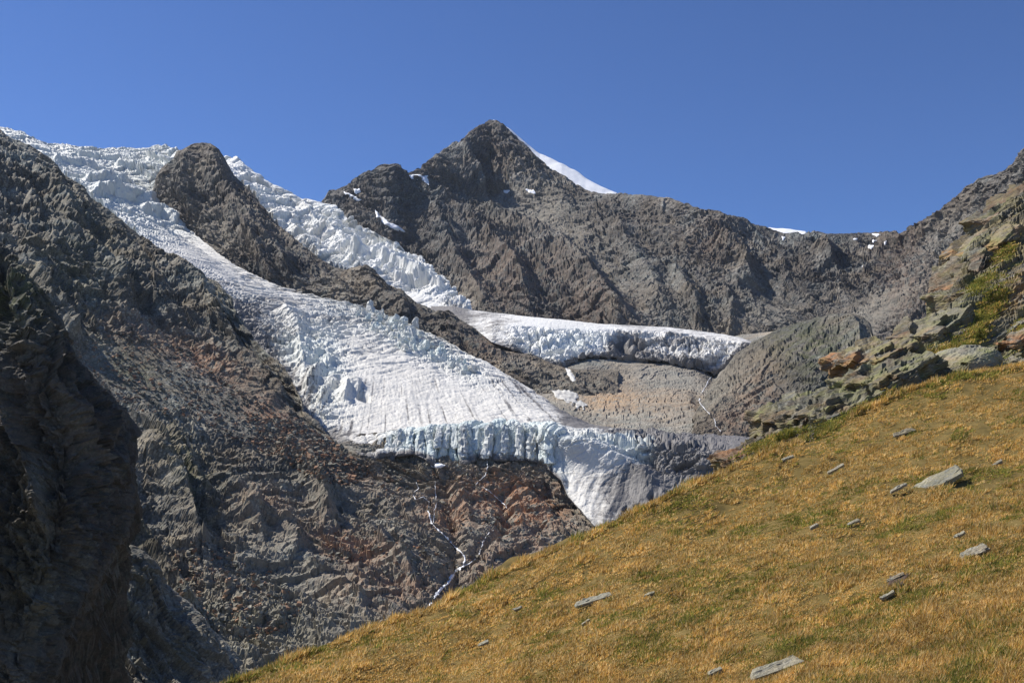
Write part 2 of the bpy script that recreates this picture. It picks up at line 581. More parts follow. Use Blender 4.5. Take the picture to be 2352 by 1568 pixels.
mask[..., 2] = (0.75 * blob(px, py, 1230, 490, 110, 60) + 0.8 * blob(px, py, 1060, 680, 60, 45) + 0.6 * blob(px, py, 1330, 570, 100, 60, 0.7) + 0.5 * blob(px, py, 1500, 690, 90, 80)
                + 0.8 * blob(px, py, 2060, 680, 150, 26, -0.55) + 0.7 * blob(px, py, 1760, 720, 120, 60) + 0.5 * blob(px, py, 2000, 730, 60, 50) + 0.6 * blob(px, py, 2150, 560, 100, 22, -0.8))
mask = np.clip(mask, 0, 1)
# scree and slab areas are smoother than the ribs
h *= (1 - 0.6 * np.clip(mask[..., 2], 0, 1))
finish_rock('pyramid_mountain', V, h, M['rock_far'], mask, kind='structure')

# ---------------------------------------------------------------- rock buttress between the two icefalls, with its long tail
crest = [(340,470,2420),(358,412,2420),(380,378,2430),(410,352,2440),(432,338,2450),(447,330,2450),(475,329,2450),(490,341,2440),(512,368,2420),(545,411,2380),(580,450,2330),(620,491,2270),
         (650,526,2230),(690,561,2170),(730,596,2100),(760,613,2050),(790,620,2010),(830,613,1960),(850,621,1940),(880,646,1910),(920,676,1860),(960,700,1820),(1000,712,1780),
         (1030,712,1750),(1060,734,1720),(1100,764,1680),(1150,794,1640),(1200,814,1600),(1260,834,1570),(1300,846,1550),(1360,850,1540),(1420,852,1540)]
mid = [(340,560,2330),(400,480,2300),(470,480,2260),(560,560,2120),(650,620,2000),(760,650,1900),(850,680,1830),(960,740,1700),(1060,790,1600),(1200,860,1480),(1300,900,1420),(1420,930,1380)]
base = [(340,700,2160),(440,680,2120),(540,700,1980),(640,740,1860),(760,770,1780),(850,800,1700),(1000,880,1560),(1200,990,1380),(1300,1010,1320),(1420,1020,1280)]
V = loft([base, mid, crest], 2.3, back=[(60, -60, 6), (400, -420, 5)])
px, py = bearing(V)
P = V.reshape(-1, 3)
h = crag(P, 95.0, (0.62, -0.6, -0.5), 0.45, 51, 1.05, 1.4, 0.09, 0.55).reshape(px.shape)
h *= 1 - 0.45 * sstep(900, 1150, px)
h += ribs(px, py, [
    ([(478,330),(505,420),(560,500),(620,570),(680,640)], 60, 50, 40),
    ([(440,335),(420,420),(450,500)], 35, 40, 22),
    ([(560,520),(600,590),(640,655)], 30, 24, 26),
    ([(830,615),(880,690),(950,735)], 50, 40, 22),
])
mask = np.zeros(px.shape + (3,))
mask[..., 0] = 0.25 + 0.5 * blob(px, py, 1120, 790, 70, 40)
mask[..., 2] = 0.8 * blob(px, py, 500, 540, 60, 45, 0.5) + 0.35 * blob(px, py, 440, 420, 60, 60) + 0.4 * blob(px, py, 800, 670, 80, 25) + 0.45 * sstep(1150, 1300, px)
finish_rock('rock_buttress', V, h, M['rock_mid'], np.clip(mask, 0, 1), kind='structure')

# ---------------------------------------------------------------- scraped slabs below the upper glacier
base = [(1160,1060,1150),(1450,1060,1120),(1700,1080,1060),(1960,1090,960)]
m1 = [(1160,960,1300),(1300,960,1260),(1450,985,1210),(1600,985,1190),(1700,985,1160),(1960,980,1060)]
m2 = [(1160,880,1500),(1300,885,1475),(1450,870,1500),(1600,890,1440),(1700,880,1370),(1960,850,1260)]
top = [(1160,780,1860),(1300,780,1840),(1450,775,1830),(1600,790,1780),(1700,770,1720),(1960,740,1600)]
m25 = [(1160,800,1625),(1230,824,1592),(1285,843,1577),(1350,820,1588),(1450,826,1582),(1550,835,1570),(1640,858,1548),(1700,815,1550),(1960,790,1450)]
V = loft([base, m1, m2, m25, top], 2.6, back=[(60, -40, 4), (300, -300, 4)])
px, py = bearing(V)
P = V.reshape(-1, 3)
h = crag(P, 50.0, (0.8, -0.1, 0.22), 0.35, 71, 0.34).reshape(px.shape)
h += ribs(px, py, [([(1650,850),(1605,915),(1645,985)], 30, 30, -10)])
mask = np.zeros(px.shape + (3,))
mask[..., 0] = 1.0 * blob(px, py, 1400, 915, 80, 35) + 0.45 * blob(px, py, 1560, 925, 90, 30)
mask[..., 2] = 0.3 + 0.4 * blob(px, py, 1530, 870, 160, 40)
dirt = 1 - 0.0 * px
finish_rock('scraped_slabs', V, h, M['rock_slab'], np.clip(mask, 0, 1), kind='structure')

# ---------------------------------------------------------------- rounded knoll right of the upper glacier
crest = [(1590,960,1210),(1640,880,1290),(1690,812,1350),(1730,782,1370),(1790,757,1370),(1850,737,1350),(1900,723,1330),(1950,719,1300),(1980,728,1270),(2000,748,1240),(2012,790,1200),(2060,850,1140),(2240,930,1050)]
m1 = [(1590,990,1150),(1640,940,1180),(1700,880,1220),(1760,850,1210),(1850,830,1180),(1950,820,1150),(2012,850,1120),(2060,900,1080),(2240,980,1000)]
base = [(1590,1030,1090),(1640,1050,1050),(1700,1060,1020),(1850,1060,980),(1950,1060,960),(2240,1090,920)]
V = loft([base, m1, crest], 2.6, back=[(40, -50, 6), (260, -320, 4)])
px, py = bearing(V)
P = V.reshape(-1, 3)
h = crag(P, 46.0, (-0.7, -0.5, -0.5), 0.4, 81, 0.75).reshape(px.shape)
h += ribs(px, py, [([(1955,722),(1975,760),(1975,800)], 50, 18, 14)])
mask = np.zeros(px.shape + (3,))
mask[..., 0] = 0.75 * blob(px, py, 1740, 900, 60, 110, 0.6) + 0.5 * blob(px, py, 1690, 980, 80, 40)
mask[..., 1] = 0.5 * blob(px, py, 1890, 820, 110, 80) + 0.3 * blob(px, py, 1830, 770, 80, 50)
mask[..., 2] = 0.9 * blob(px, py, 1690, 900, 60, 140, 0.6)
finish_rock('rounded_knoll', V, h, M['rock_mid'], np.clip(mask, 0, 1), kind='structure')

# ---------------------------------------------------------------- the long dark mountainside on the left and the rock step below the glacier
crest = [(-80,262,1330),(0,300,1320),(50,322,1315),(75,342,1312),(130,377,1306),(180,417,1300),(230,467,1290),(290,517,1280),(340,552,1268),(400,592,1252),(440,617,1236),(470,642,1220),
         (500,653,1205),(525,682,1180),(540,722,1155),(580,772,1118),(610,802,1090),(640,832,1066),(670,872,1036),(692,904,1012),(700,962,980),(740,987,965),(780,1016,955),(830,1000,985),
         (900,990,990),(1000,1000,985),(1100,1000,980),(1250,1010,970),(1310,1050,940),(1350,1120,900),(1440,1200,840)]
m0 = [(-80,480,1090),(0,500,1095),(180,590,1110),(340,700,1120),(470,770,1100),(540,820,1072),(610,880,1035),(692,940,990),(760,1010,955),(830,1060,912),(900,1050,916),(1000,1072,912),(1100,1057,910),(1250,1077,898),(1310,1130,880),(1360,1205,835),(1440,1270,800)]
m1 = [(-80,760,880),(180,830,940),(440,870,985),(560,910,980),(690,990,945),(830,1100,895),(1000,1120,888),(1250,1140,870),(1350,1230,815),(1440,1300,785)]
m2 = [(-80,1100,700),(230,1100,785),(440,1110,835),(690,1160,838),(830,1190,822),(1000,1210,806),(1250,1240,786),(1440,1350,720)]
m3 = [(-80,1400,600),(300,1400,680),(700,1400,700),(1000,1400,690),(1440,1440,660)]
m4 = [(-80,1760,520),(300,1760,570),(700,1760,560),(1000,1700,550),(1440,1650,540)]
V = loft([m4, m3, m2, m1, m0, crest], 3.0, back=[(40, -30, 6), (300, -250, 5)])
px, py = bearing(V)
P = V.reshape(-1, 3)
wB = sstep(380, 580, px + 0.55 * (py - 1000)).ravel()
h = blend_crag(P, wB, (80.0, (0.66, -0.42, -0.55), 0.42, 101, 1.0, 1.6), (46.0, (0.86, -0.2, -0.3), 0.40, 131, 1.0, 1.6)).reshape(px.shape)
scree = np.clip(1.0 * poly_soft(px, py, [(150,790),(280,760),(420,800),(520,880),(680,960),(800,1030),(760,1090),(600,1040),(430,960),(300,940),(180,900)], 70)
                + 0.6 * poly_soft(px, py, [(560,950),(700,970),(840,1060),(880,1140),(760,1120),(620,1020)], 60), 0, 1)
h *= 1 - 0.86 * scree
h += ribs(px, py, [
    ([(60,640),(130,720),(170,790)], 60, 34, 26),
    ([(250,600),(330,680),(420,740),(500,760)], 60, 40, 18),
    ([(300,930),(345,1040),(395,1110),(445,1230),(470,1260)], 70, 34, 20),     # pillar casting the long shadow
    ([(270,1250),(300,1240),(380,1330),(450,1420)], 60, 40, 22),
    ([(640,1030),(700,1060),(740,1130),(760,1200)], 45, 30, 20),
    ([(560,1160),(640,1200),(700,1250)], 50, 30, 14),
    ([(860,1230),(920,1280),(960,1350)], 40, 30, 10),
    ([(1010,1080),(1030,1140),(1040,1200),(1050,1300),(1020,1370)], 40, 40, -9),
    ([(1140,1130),(1170,1180),(1110,1250),(1060,1310)], 30, 30, -8),
    ([(230,1180),(200,1330),(130,1450),(100,1600)], 120, 70, -60),               # the black gorge
    ([(380,590),(450,650),(500,720),(540,790),(600,860),(660,930)], 90, 34, 20),
    ([(120,400),(180,520),(260,640),(300,720)], 60, 30, 14), ([(250,490),(330,600),(380,690)], 50, 26, 13), ([(30,520),(100,620),(190,720)], 50, 30, 12),
    ([(380,980),(430,1060),(480,1150)], 50, 24, 10), ([(520,1080),(570,1150),(600,1220)], 50, 22, 10), ([(700,1290),(780,1330),(840,1400)], 50, 24, 8), ([(1000,1080),(1060,1140),(1080,1190)], 40, 20, 6), ([(1180,1120),(1250,1180),(1290,1240)], 50, 24, 9),
])
mask = np.zeros(px.shape + (3,))
mask[..., 0] = (0.85 * blob(px, py, 1150, 1140, 140, 50) + 0.8 * blob(px, py, 1240, 1190, 80, 60) + 0.8 * blob(px, py, 800, 1250, 90, 35, 0.3) + 0.5 * blob(px, py, 900, 1350, 130, 50)
                + 0.85 * blob(px, py, 620, 965, 70, 30, 0.5) + 0.85 * blob(px, py, 470, 830, 100, 26, 0.5) + 0.4 * blob(px, py, 300, 760, 100, 30, 0.3) + 0.5 * blob(px, py, 620, 1170, 60, 40)
                + 0.5 * blob(px, py, 1180, 1300, 120, 50) + 0.6 * blob(px, py, 760, 1060, 120, 30, 0.5) + 0.6 * blob(px, py, 1010, 1190, 60, 40) + 0.10)
mask[..., 1] = (0.6 * blob(px, py, 300, 850, 110, 50, 0.5) + 0.75 * blob(px, py, 420, 1080, 60, 110, -0.5) + 0.6 * blob(px, py, 250, 1320, 110, 120) + 0.45 * blob(px, py, 560, 1440, 200, 70)
                + 0.45 * blob(px, py, 150, 640, 130, 120) + 0.35 * blob(px, py, 520, 680, 60, 80) + 0.25 * blob(px, py, 200, 470, 140, 90, 0.7))
mask[..., 2] = 0.55 * scree * (0.5 + 0.5 * sstep(500, 700, px)) + 0.4 * blob(px, py, 700, 1450, 230, 80) + 0.45 * blob(px, py, 520, 1300, 120, 60, 0.5) + 0.55 * blob(px, py, 340, 1000, 20, 80, -0.5) + 0.3 * blob(px, py, 1150, 1090, 150, 30) + 0.62 * sstep(420, 800, px + 0.5 * (py - 1100)) * sstep(1040, 1120, py)
finish_rock('left_mountainside', V, h, M['rock_left'], np.clip(mask, 0, 1), kind='structure')

# ---------------------------------------------------------------- the near buttress at the left edge of the view, its shade coloured in
rightc = [(-100,470,452),(0,556,440),(40,600,436),(75,645,434),(110,690,432),(140,735,432),(165,775,432),(185,815,432),(230,870,436),(280,935,440),(310,990,444),(312,1050,446),(300,1130,446),(285,1220,444),(225,1320,436),(160,1440,426),(110,1570,416),(80,1760,404)]
midc = [(-120,540,452),(-40,620,424),(20,700,408),(60,820,398),(110,920,398),(140,1000,400),(150,1100,398),(140,1220,392),(100,1340,386),(60,1460,380),(30,1600,374),(0,1780,366)]
leftc = [(-180,620,462),(-170,900,424),(-170,1200,388),(-180,1500,376),(-200,1800,366)]
V = loft([leftc, midc, rightc], 3.1, mode='arc', back=[(14, -6, 8), (90, -160, 24)])
px, py = bearing(V)
P = V.reshape(-1, 3)
h = crag(P, 30.0, (0.45, -0.2, -0.85), 0.55, 151, 1.9, 1.7).reshape(px.shape)
h += ribs(px, py, [
    ([(40,640),(90,760),(150,900),(190,1020),(220,1150)], 50, 26, 10),
    ([(0,800),(50,940),(90,1080),(110,1220)], 50, 26, 10),
    ([(200,880),(250,980),(270,1080)], 40, 20, 7),
])
mask = np.zeros(px.shape + (3,))
mask[..., 0] = 0.3
mask[..., 1] = 0.9 * blob(px, py, 20, 680, 90, 90) + 0.3 * blob(px, py, 60, 1300, 80, 200)
mask[..., 2] = 0.2 + 0.3 * blob(px, py, 40, 640, 90, 90)
finish_rock('near_buttress', V, h, M['rock_shaded'], np.clip(mask, 0, 1), crest_rows=32, kind='structure')

# knob of rock in front of the gorge
crest = [(70,1640,560),(110,1560,585),(150,1470,600),(190,1390,612),(235,1310,622),(262,1270,628),(300,1255,634),(350,1290,640),(400,1350,645),(470,1430,650),(540,1500,652),(620,1600,650)]
m1 = [(70,1680,550),(150,1560,578),(235,1430,595),(300,1400,605),(400,1450,615),(540,1560,625),(620,1640,630)]
base = [(70,1800,520),(620,1800,560)]
V = loft([base, m1, crest], 3.0, back=[(25, -20, 6), (70, -160, 6)])
px, py = bearing(V)
P = V.reshape(-1, 3)
h = crag(P, 46.0, (0.7, -0.3, -0.5), 0.45, 171, 1.15).reshape(px.shape)
mask = np.zeros(px.shape + (3,))
mask[..., 0] = 0.15
mask[..., 1] = 0.65 * blob(px, py, 230, 1380, 110, 160) + 0.4 * blob(px, py, 420, 1500, 90, 60)
mask[..., 2] = 0.25
finish_rock('gorge_knob', V, h, M['rock_left'], np.clip(mask, 0, 1), kind='structure')

# valley floor sheet reaching past everything
me = mesh_np('valley_ground', np.array([(-4400,-4400,-420),(4400,-4400,-420),(4400,4400,-420),(-4400,4400,-420)]), np.array([[0,1,2,3]]))
set_mask(me, 'mask', np.zeros((4, 3)))
link('valley_ground', me, M['rock_left'], kind='structure')
print('terrain', round(time.time() - T0, 1))

# ================================================================== glaciers
def place_offset(V, h):
    n = smooth_grid(grid_normals(V), 2)
    n /= np.maximum(np.linalg.norm(n, axis=-1), 1e-9)[..., None]
    if n[..., 2].mean() < 0:
        n = -n
    return V + n * h[..., None], n

def edge_fade(V, lo=(1, 1, 1, 1), n=8):
    """0 at the borders of the grid, 1 inside: (first row, last row, first col, last col)"""
    nv, nu = V.shape[:2]
    r = np.arange(nv)[:, None]; c = np.arange(nu)[None, :]
    f = np.ones((nv, nu))
    if lo[0]: f = f * np.clip(r / n, 0, 1)
    if lo[1]: f = f * np.clip((nv - 1 - r) / n, 0, 1)
    if lo[2]: f = f * np.clip(c / n, 0, 1)
    if lo[3]: f = f * np.clip((nu - 1 - c) / n, 0, 1)
    return f

def tuck(V, n, depth, cols=True, rows=True, steps=3):
    """turn the rim of an ice sheet down into the rock so that it has a thickness"""
    n = np.broadcast_to(np.array([0.0, -0.6, 0.8]), n.shape)
    if cols:
        L = [V[:, :1] - n[:, :1] * depth * (k / steps) for k in range(steps, 0, -1)]
        Rr = [V[:, -1:] - n[:, -1:] * depth * (k / steps) for k in range(1, steps + 1)]
        V = np.concatenate(L + [V] + Rr, 1)
        n = np.concatenate([n[:, :1]] * steps + [n] + [n[:, -1:]] * steps, 1)
    if rows:
        L = [V[:1] - n[:1] * depth * (k / steps) for k in range(steps, 0, -1)]
        Rr = [V[-1:] - n[-1:] * depth * (k / steps) for k in range(1, steps + 1)]
        V = np.concatenate(L + [V] + Rr, 0)
        n = np.concatenate([n[:1]] * steps + [n] + [n[-1:]] * steps, 0)
    return V

def icefall(P, L, flow, seed, amp=1.0):
    """broken ice: big steps across the flow, then blocks and edges"""
    wv = np.stack([perlin(P, L, seed + 60), perlin(P, L, seed + 61), perlin(P, L, seed + 62)], -1) * L * 0.3
    Q = P + wv
    f1, f2, off, cid = cells(strata_frame(Q, flow, 2.0), L, seed)
    h = 0.16 * L * (RU[cid, 3] - 0.5) + 0.20 * L * (RV[cid] * off).sum(-1) - 0.10 * L * np.exp(-((f2 - f1) / 0.10) ** 2)
    f1, f2, off, cid = cells(strata_frame(Q, flow, 1.6), L * 0.36, seed + 5)
    h += 0.07 * L * (RU[cid, 3] - 0.5) + 0.07 * L * (RV[cid] * off).sum(-1) - 0.04 * L * np.exp(-((f2 - f1) / 0.12) ** 2)
    h += 0.02 * L * ridged(P, L * 0.14, 3, 0.6, seed + 9)
    return amp * h

def crevasse(P, L, flow, seed, stretch=0.28, sharp=5.0):
    """cracks across the flow: 0 outside, 1 in the bottom of a crack"""
    f = np.array(flow, float); f /= np.linalg.norm(f)
    across = np.cross(f, (0, 0, 1.0)); across /= np.linalg.norm(across)
    wv = np.stack([perlin(P, L * 2, seed + 60), perlin(P, L * 2, seed + 61), 0 * P[..., 0]], -1) * L * 0.6
    Q = strata_frame(P + wv, across, stretch)
    Q = Q * np.array([1, 1, 0.25])
    n = np.abs(perlin(Q, L, seed)) + 0.35 * np.abs(perlin(Q, L * 0.5, seed + 1))
    return np.exp(-n * sharp)

# ---------------------------------------------------------------- main glacier: upper icefall and tongue
S = [
 [(640,1030,1010),(770,1015,995),(860,1004,975),(980,986,958),(1060,981,950),(1130,979,944),(1190,979,940),(1240,985,936),(1310,988,940),(1380,992,948),(1450,997,952),(1540,1000,958)],
 [(640,990,1030),(760,990,1012),(900,988,1004),(1000,975,1004),(1130,966,1004),(1240,968,1004),(1310,972,1003),(1380,980,1000),(1450,990,996)],
 [(630,930,1075),(760,930,1080),(1000,935,1085),(1200,930,1090),(1300,950,1085),(1360,976,1060)],
 [(610,870,1160),(760,860,1180),(950,850,1210),(1120,860,1225),(1230,905,1190),(1290,937,1150)],
 [(560,790,1290),(700,780,1340),(900,770,1390),(1020,785,1400),(1120,832,1350),(1185,874,1300)],
 [(490,690,1460),(620,700,1540),(760,705,1600),(850,718,1600),(930,745,1560),(1010,782,1490)],
 [(410,610,1700),(500,625,1800),(620,658,1830),(720,684,1790),(830,700,1730)],
 [(300,520,1960),(380,535,2060),(450,565,2080),(560,618,2000),(640,664,1900)],
 [(170,410,2260),(270,430,2340),(340,455,2360),(380,482,2340),(415,510,2280),(470,575,2150)],
 [(90,360,2500),(190,380,2560),(290,395,2580),(340,410,2540),(368,440,2420)],
 [(-40,285,2760),(0,293,2770),(45,305,2780),(72,319,2790),(92,333,2790),(150,336,2800),(220,345,2800),(330,343,2790),(362,333,2780),(392,340,2720),(418,352,2600)],
]
V = loft(S, 2.5, mode='arc', nu=345, back=[(90, -40, 6), (400, -300, 4)])
px, py = bearing(V)
P = V.reshape(-1, 3)
flow = (0.55, -0.75, -0.35)
fall = icefall(P, 75.0, flow, 201).reshape(px.shape)
fall2 = icefall(P, 26.0, flow, 221).reshape(px.shape)
cr = crevasse(P, 15.0, flow, 241).reshape(px.shape)
cr2 = crevasse(P, 26.0, flow, 251, 0.2, 7.0).reshape(px.shape)
w_up = 1 - sstep(500, 620, py + 0.15 * (px - 300))                     # upper icefall
w_left = blob(px, py, 740, 850, 55, 130) + blob(px, py, 640, 790, 60, 60) + 0.6 * blob(px, py, 560, 720, 50, 40)
w_ser = blob(px, py, 900, 745, 130, 34, 0.42) + 0.8 * blob(px, py, 1010, 810, 130, 26, 0.5)
w_cr = sstep(560, 660, py) * (1 - sstep(740, 860, py - 0.1 * (px - 700)))
fan = sstep(800, 900, py)
h = fall * (0.55 * w_up + 0.25 * np.clip(w_left, 0, 1)) + fall2 * (0.30 * w_up + 1.0 * np.clip(w_left, 0, 1.2) + 1.1 * np.clip(w_ser, 0, 1) + 0.06)
h -= 9.5 * cr * (1.0 * w_cr + 0.22) * (1 - 0.6 * fan)
h -= 5.0 * cr2 * (0.15 + 0.3 * w_cr + 0.5 * sstep(1050, 1250, px))
# furrows fanning out towards the snout
ang = np.arctan2(py - 560, px - 900)
h += fan * (0.5 * perlin(np.stack([ang * 700 + 10 * perlin(P, 60.0, 263).reshape(px.shape), 0.5 * py, 0 * px], -1), 30.0, 261) + 0.3 * perlin(np.stack([ang * 700, 0.8 * py, 0 * px], -1), 12.0, 262))
h += 2.2 * perlin(P, 45.0, 265).reshape(px.shape) + 0.5 * ridged(P, 8.0, 2, 0.5, 266).reshape(px.shape)
h += ribs(px, py, [
    ([(700,900),(735,850),(760,830)], 18, 26, 12), ([(790,925),(800,885),(830,890)], 22, 26, 12), ([(735,930),(745,900),(770,880)], 12, 20, 10),
    ([(640,700),(680,740),(690,800),(700,860)], 25, 40, 10),
    ([(820,905),(845,915)], 12, 14, -12),
    # ice steps of the upper fall: gentle above, sheer below
    ([(120,374),(139,378),(180,384),(222,392)], 6, 30, 22), ([(190,418),(240,413),(293,424)], 5, 26, 20), ([(205,443),(260,443),(320,455),(352,467)], 6, 26, 24),
    ([(320,484),(370,490),(405,514)], 6, 24, 22), ([(265,379),(310,385),(356,407)], 5, 24, 20), ([(170,357),(234,366),(280,362)], 4, 16, 16), ([(335,354),(392,373)], 5, 18, 18),
    ([(350,380),(378,400),(366,440)], 8, 20, 14),
])
fade = np.clip((V.shape[0] - 10 - np.arange(V.shape[0]))[:, None] / 6.0, 0.25, 1)
h *= fade
V2, n = place_offset(V, h)
mask = np.zeros(px.shape + (3,))
d_edge, _, _ = seg_dist(px, py, [(640,664),(830,698),(1010,782),(1185,874),(1290,937),(1360,976),(1450,992)])
mask[..., 0] = (0.55 * np.exp(-d_edge / 30) * sstep(1150, 1350, px) + 0.5 * sstep(1250, 1400, px) * sstep(930, 990, py) + 0.30 * np.clip(w_left, 0, 1) * (1 - sstep(560, 700, px))
                + 0.5 * np.exp(-seg_dist(px, py, [(560,760),(640,850),(690,930),(740,1000),(800,1010)])[0] / 22) + 0.20 * w_cr + 0.20 + 0.16 * np.clip(perlin(P, 90.0, 267), -0.5, 1).reshape(px.shape)
                + 0.9 * sstep(1270, 1390, px - 0.5 * (py - 975)) * sstep(900, 950, py)
                + 0.42 * fan * np.clip(perlin(np.stack([ang * 700, 0.1 * py, 0 * px], -1), 16.0, 268) + perlin(np.stack([ang * 700, 0.1 * py, 0 * px], -1), 6.0, 269), 0, 1))
mask[..., 1] = 0.5 * np.clip(w_left, 0, 1) + 0.45 * np.clip(w_ser, 0, 1) + 0.35 * w_up
V3 = tuck(V2, n, 40.0, rows=False)
mask = np.concatenate([mask[:, :1]] * 3 + [mask] + [mask[:, -1:]] * 3, 1)
main = grid_object('main_glacier', V3, M['ice'], np.clip(mask, 0, 1), kind='structure')

# ---------------------------------------------------------------- snout: ice cliff and the dirty lower lobe
rim = [(690,1012,1000),(770,1006,992),(800,1002,985),(860,997,972),(920,986,960),(980,978,950),(1060,974,944),(1130,972,938),(1190,972,935),(1240,978,932),(1310,980,938),(1380,984,946),(1450,990,950),(1540,992,954),(1640,998,954),(1740,1004,950),(1960,1010,930)]
brow = [(690,1013,994),(770,1009,985),(800,1006,974),(860,1001,958),(920,990,946),(980,982,937),(1060,978,931),(1130,976,925),(1190,976,921),(1240,984,914),(1310,1008,892),(1380,1018,888),(1450,1014,894),(1540,1018,884),(1640,1026,870),(1740,1028,870),(1960,1040,850)]
foot = [(690,1018,982),(770,1018,962),(800,1030,940),(830,1046,922),(860,1054,915),(890,1048,915),(950,1042,915),(980,1056,910),(1000,1070,908),(1050,1079,906),(1075,1066,906),(1100,1053,908),(1150,1057,906),(1200,1057,904),(1230,1061,898),(1260,1077,884),(1290,1103,868),(1305,1138,858),(1340,1178,832),(1365,1207,815),(1385,1216,805),(1420,1235,790),(1500,1250,775),(1600,1230,770),(1740,1150,790),(1960,1120,780)]
mid = []
for x in (690,770,800,830,860,890,920,950,980,1000,1050,1075,1100,1130,1150,1190,1230,1260,1290,1305,1340,1365,1385,1420,1450,1500,1540,1600,1640,1740,1960):
    b1 = np.interp(x, *np.array(brow)[:, [0, 1]].T); b2 = np.interp(x, *np.array(foot)[:, [0, 1]].T)
    d1 = np.interp(x, *np.array(brow)[:, [0, 2]].T); d2 = np.interp(x, *np.array(foot)[:, [0, 2]].T)
    t = 0.45
    mid.append((x, b1 + (b2 - b1) * t, d1 + (d2 - d1) * 0.36))
under = [(x, y + 4, d + 10) for x, y, d in foot]
V = loft([under, foot, mid, brow, rim], 2.2, back=[(12, 0, 3), (40, -12, 4)])
px, py = bearing(V)
P = V.reshape(-1, 3)
cl = 1 - sstep(1230, 1330, px)
# columns of ice on the cliff, streaks on the lobe
def columns(P, width, seed, lean=0.12):
    x = P[:, 0] + lean * P[:, 2] + 16.0 * perlin(P * np.array([1, 1, 0.2]), 75.0, seed + 3) + 3.5 * perlin(P, 22.0, seed) + 0.8 * perlin(P, 7.0, seed + 1)
    x = x / width
    i = np.floor(x).astype(int)
    e0 = i + 0.35 * (RU[(i * 31 + seed) % NT, 0] - 0.5); e1 = i + 1 + 0.35 * (RU[((i + 1) * 31 + seed) % NT, 0] - 0.5)
    j = np.where(x < e0, i - 1, np.where(x > e1, i + 1, i))
    lo = j + 0.35 * (RU[(j * 31 + seed) % NT, 0] - 0.5); hi = j + 1 + 0.35 * (RU[((j + 1) * 31 + seed) % NT, 0] - 0.5)
    f = np.clip((x - lo) / (hi - lo), 0, 1)
    return (RU[(j * 17 + seed) % NT, 1] - 0.5), np.sqrt(np.clip(1 - (2 * f - 1) ** 2, 0, 1)), np.exp(-(np.minimum(f, 1 - f) / 0.09) ** 2)
c0, c1, c2 = columns(P, 12.0, 302)
d0, d1, d2 = columns(P, 5.0, 307, 0.3)
fl = (4.5 * c0 + 2.4 * c1 - 3.4 * c2 + 1.2 * d0 + 0.7 * d1 - 0.8 * d2).reshape(px.shape)
lob = ((px - 1300) * 0.9 + (py - 1000) * 0.35)
q2 = np.stack([lob.ravel() * 0.45 + 6 * perlin(P, 40.0, 305), 0.15 * py.ravel(), 0 * P[:, 0]], -1)
fl2 = fbm(q2, 14.0, 4, 0.55, 303).reshape(px.shape)
bl = icefall(P, 22.0, (0.2, -0.8, -0.5), 311).reshape(px.shape)
bl2 = icefall(P, 40.0, (0.2, -0.8, -0.5), 321).reshape(px.shape)
w_br = blob(px, py, 1420, 1010, 170, 22) + 0.9 * blob(px, py, 1560, 1060, 90, 40) + 0.6 * blob(px, py, 1500, 1040, 80, 25)
low = sstep(1060, 1110, py)
amp = 0.25 + 0.95 * sstep(900, 1010, px) * (0.55 + 0.7 * np.clip(perlin(P, 55.0, 309), -0.5, 0.6).reshape(px.shape))
h = cl * (amp * fl + 0.30 * bl + 0.10 * bl2) + (1 - cl) * (1.5 * fl2 * (0.4 + 0.6 * low) + 0.55 * bl * np.clip(w_br, 0, 1) * 2.0 + 0.12 * bl + 0.8 * bl2 * np.clip(w_br, 0, 1))
h += ribs(px, py, [
    ([(1240,985),(1300,1020),(1380,1040),(1450,1080),(1520,1130)], 60, 40, 12),
    ([(1005,1066),(1020,1052),(1040,1060)], 16, 16, -14),            # blue ice cave
    ([(870,1052),(890,1046),(905,1048)], 10, 10, -12),
    ([(1240,1062),(1258,1078)], 16, 16, -10),
    ([(1430,1170),(1440,1160)], 6, 6, -6), ([(1455,1165),(1470,1160)], 7, 7, -6), ([(1490,1150),(1500,1140)], 8, 8, -6),
])
h *= np.clip(np.arange(V.shape[0])[:, None] / 4.0, 0, 1)
V2, n = place_offset(V, h)
mask = np.zeros(px.shape + (3,))
mask[..., 0] = (1 - cl) * (0.26 + 0.36 * low + 0.6 * sstep(1420, 1580, px) + 0.5 * sstep(1330, 1450, px) * (1 - sstep(990, 1006, py)) + 0.2 * sstep(1350, 1550, px) * sstep(1040, 1100, py)) * (1 - 0.45 * blob(px, py, 1330, 1150, 60, 70)) + cl * (0.16 + 0.18 * np.clip(perlin(P * np.array([0.3, 0.3, 2.0]), 14.0, 308), 0, 1).reshape(px.shape) + 0.65 * np.exp(-np.abs(py - np.interp(px, *np.array(foot)[:, [0, 1]].T)) / 14)) + 0.35 * (1 - sstep(760, 860, px))
mask[..., 1] = 0.85 * cl * sstep(850, 950, px) + 0.6 * np.clip(w_br, 0, 1) + 0.9 * blob(px, py, 1010, 1060, 30, 18)
snout = grid_object('glacier_snout', V2, M['ice'], np.clip(mask, 0, 1), kind='structure')

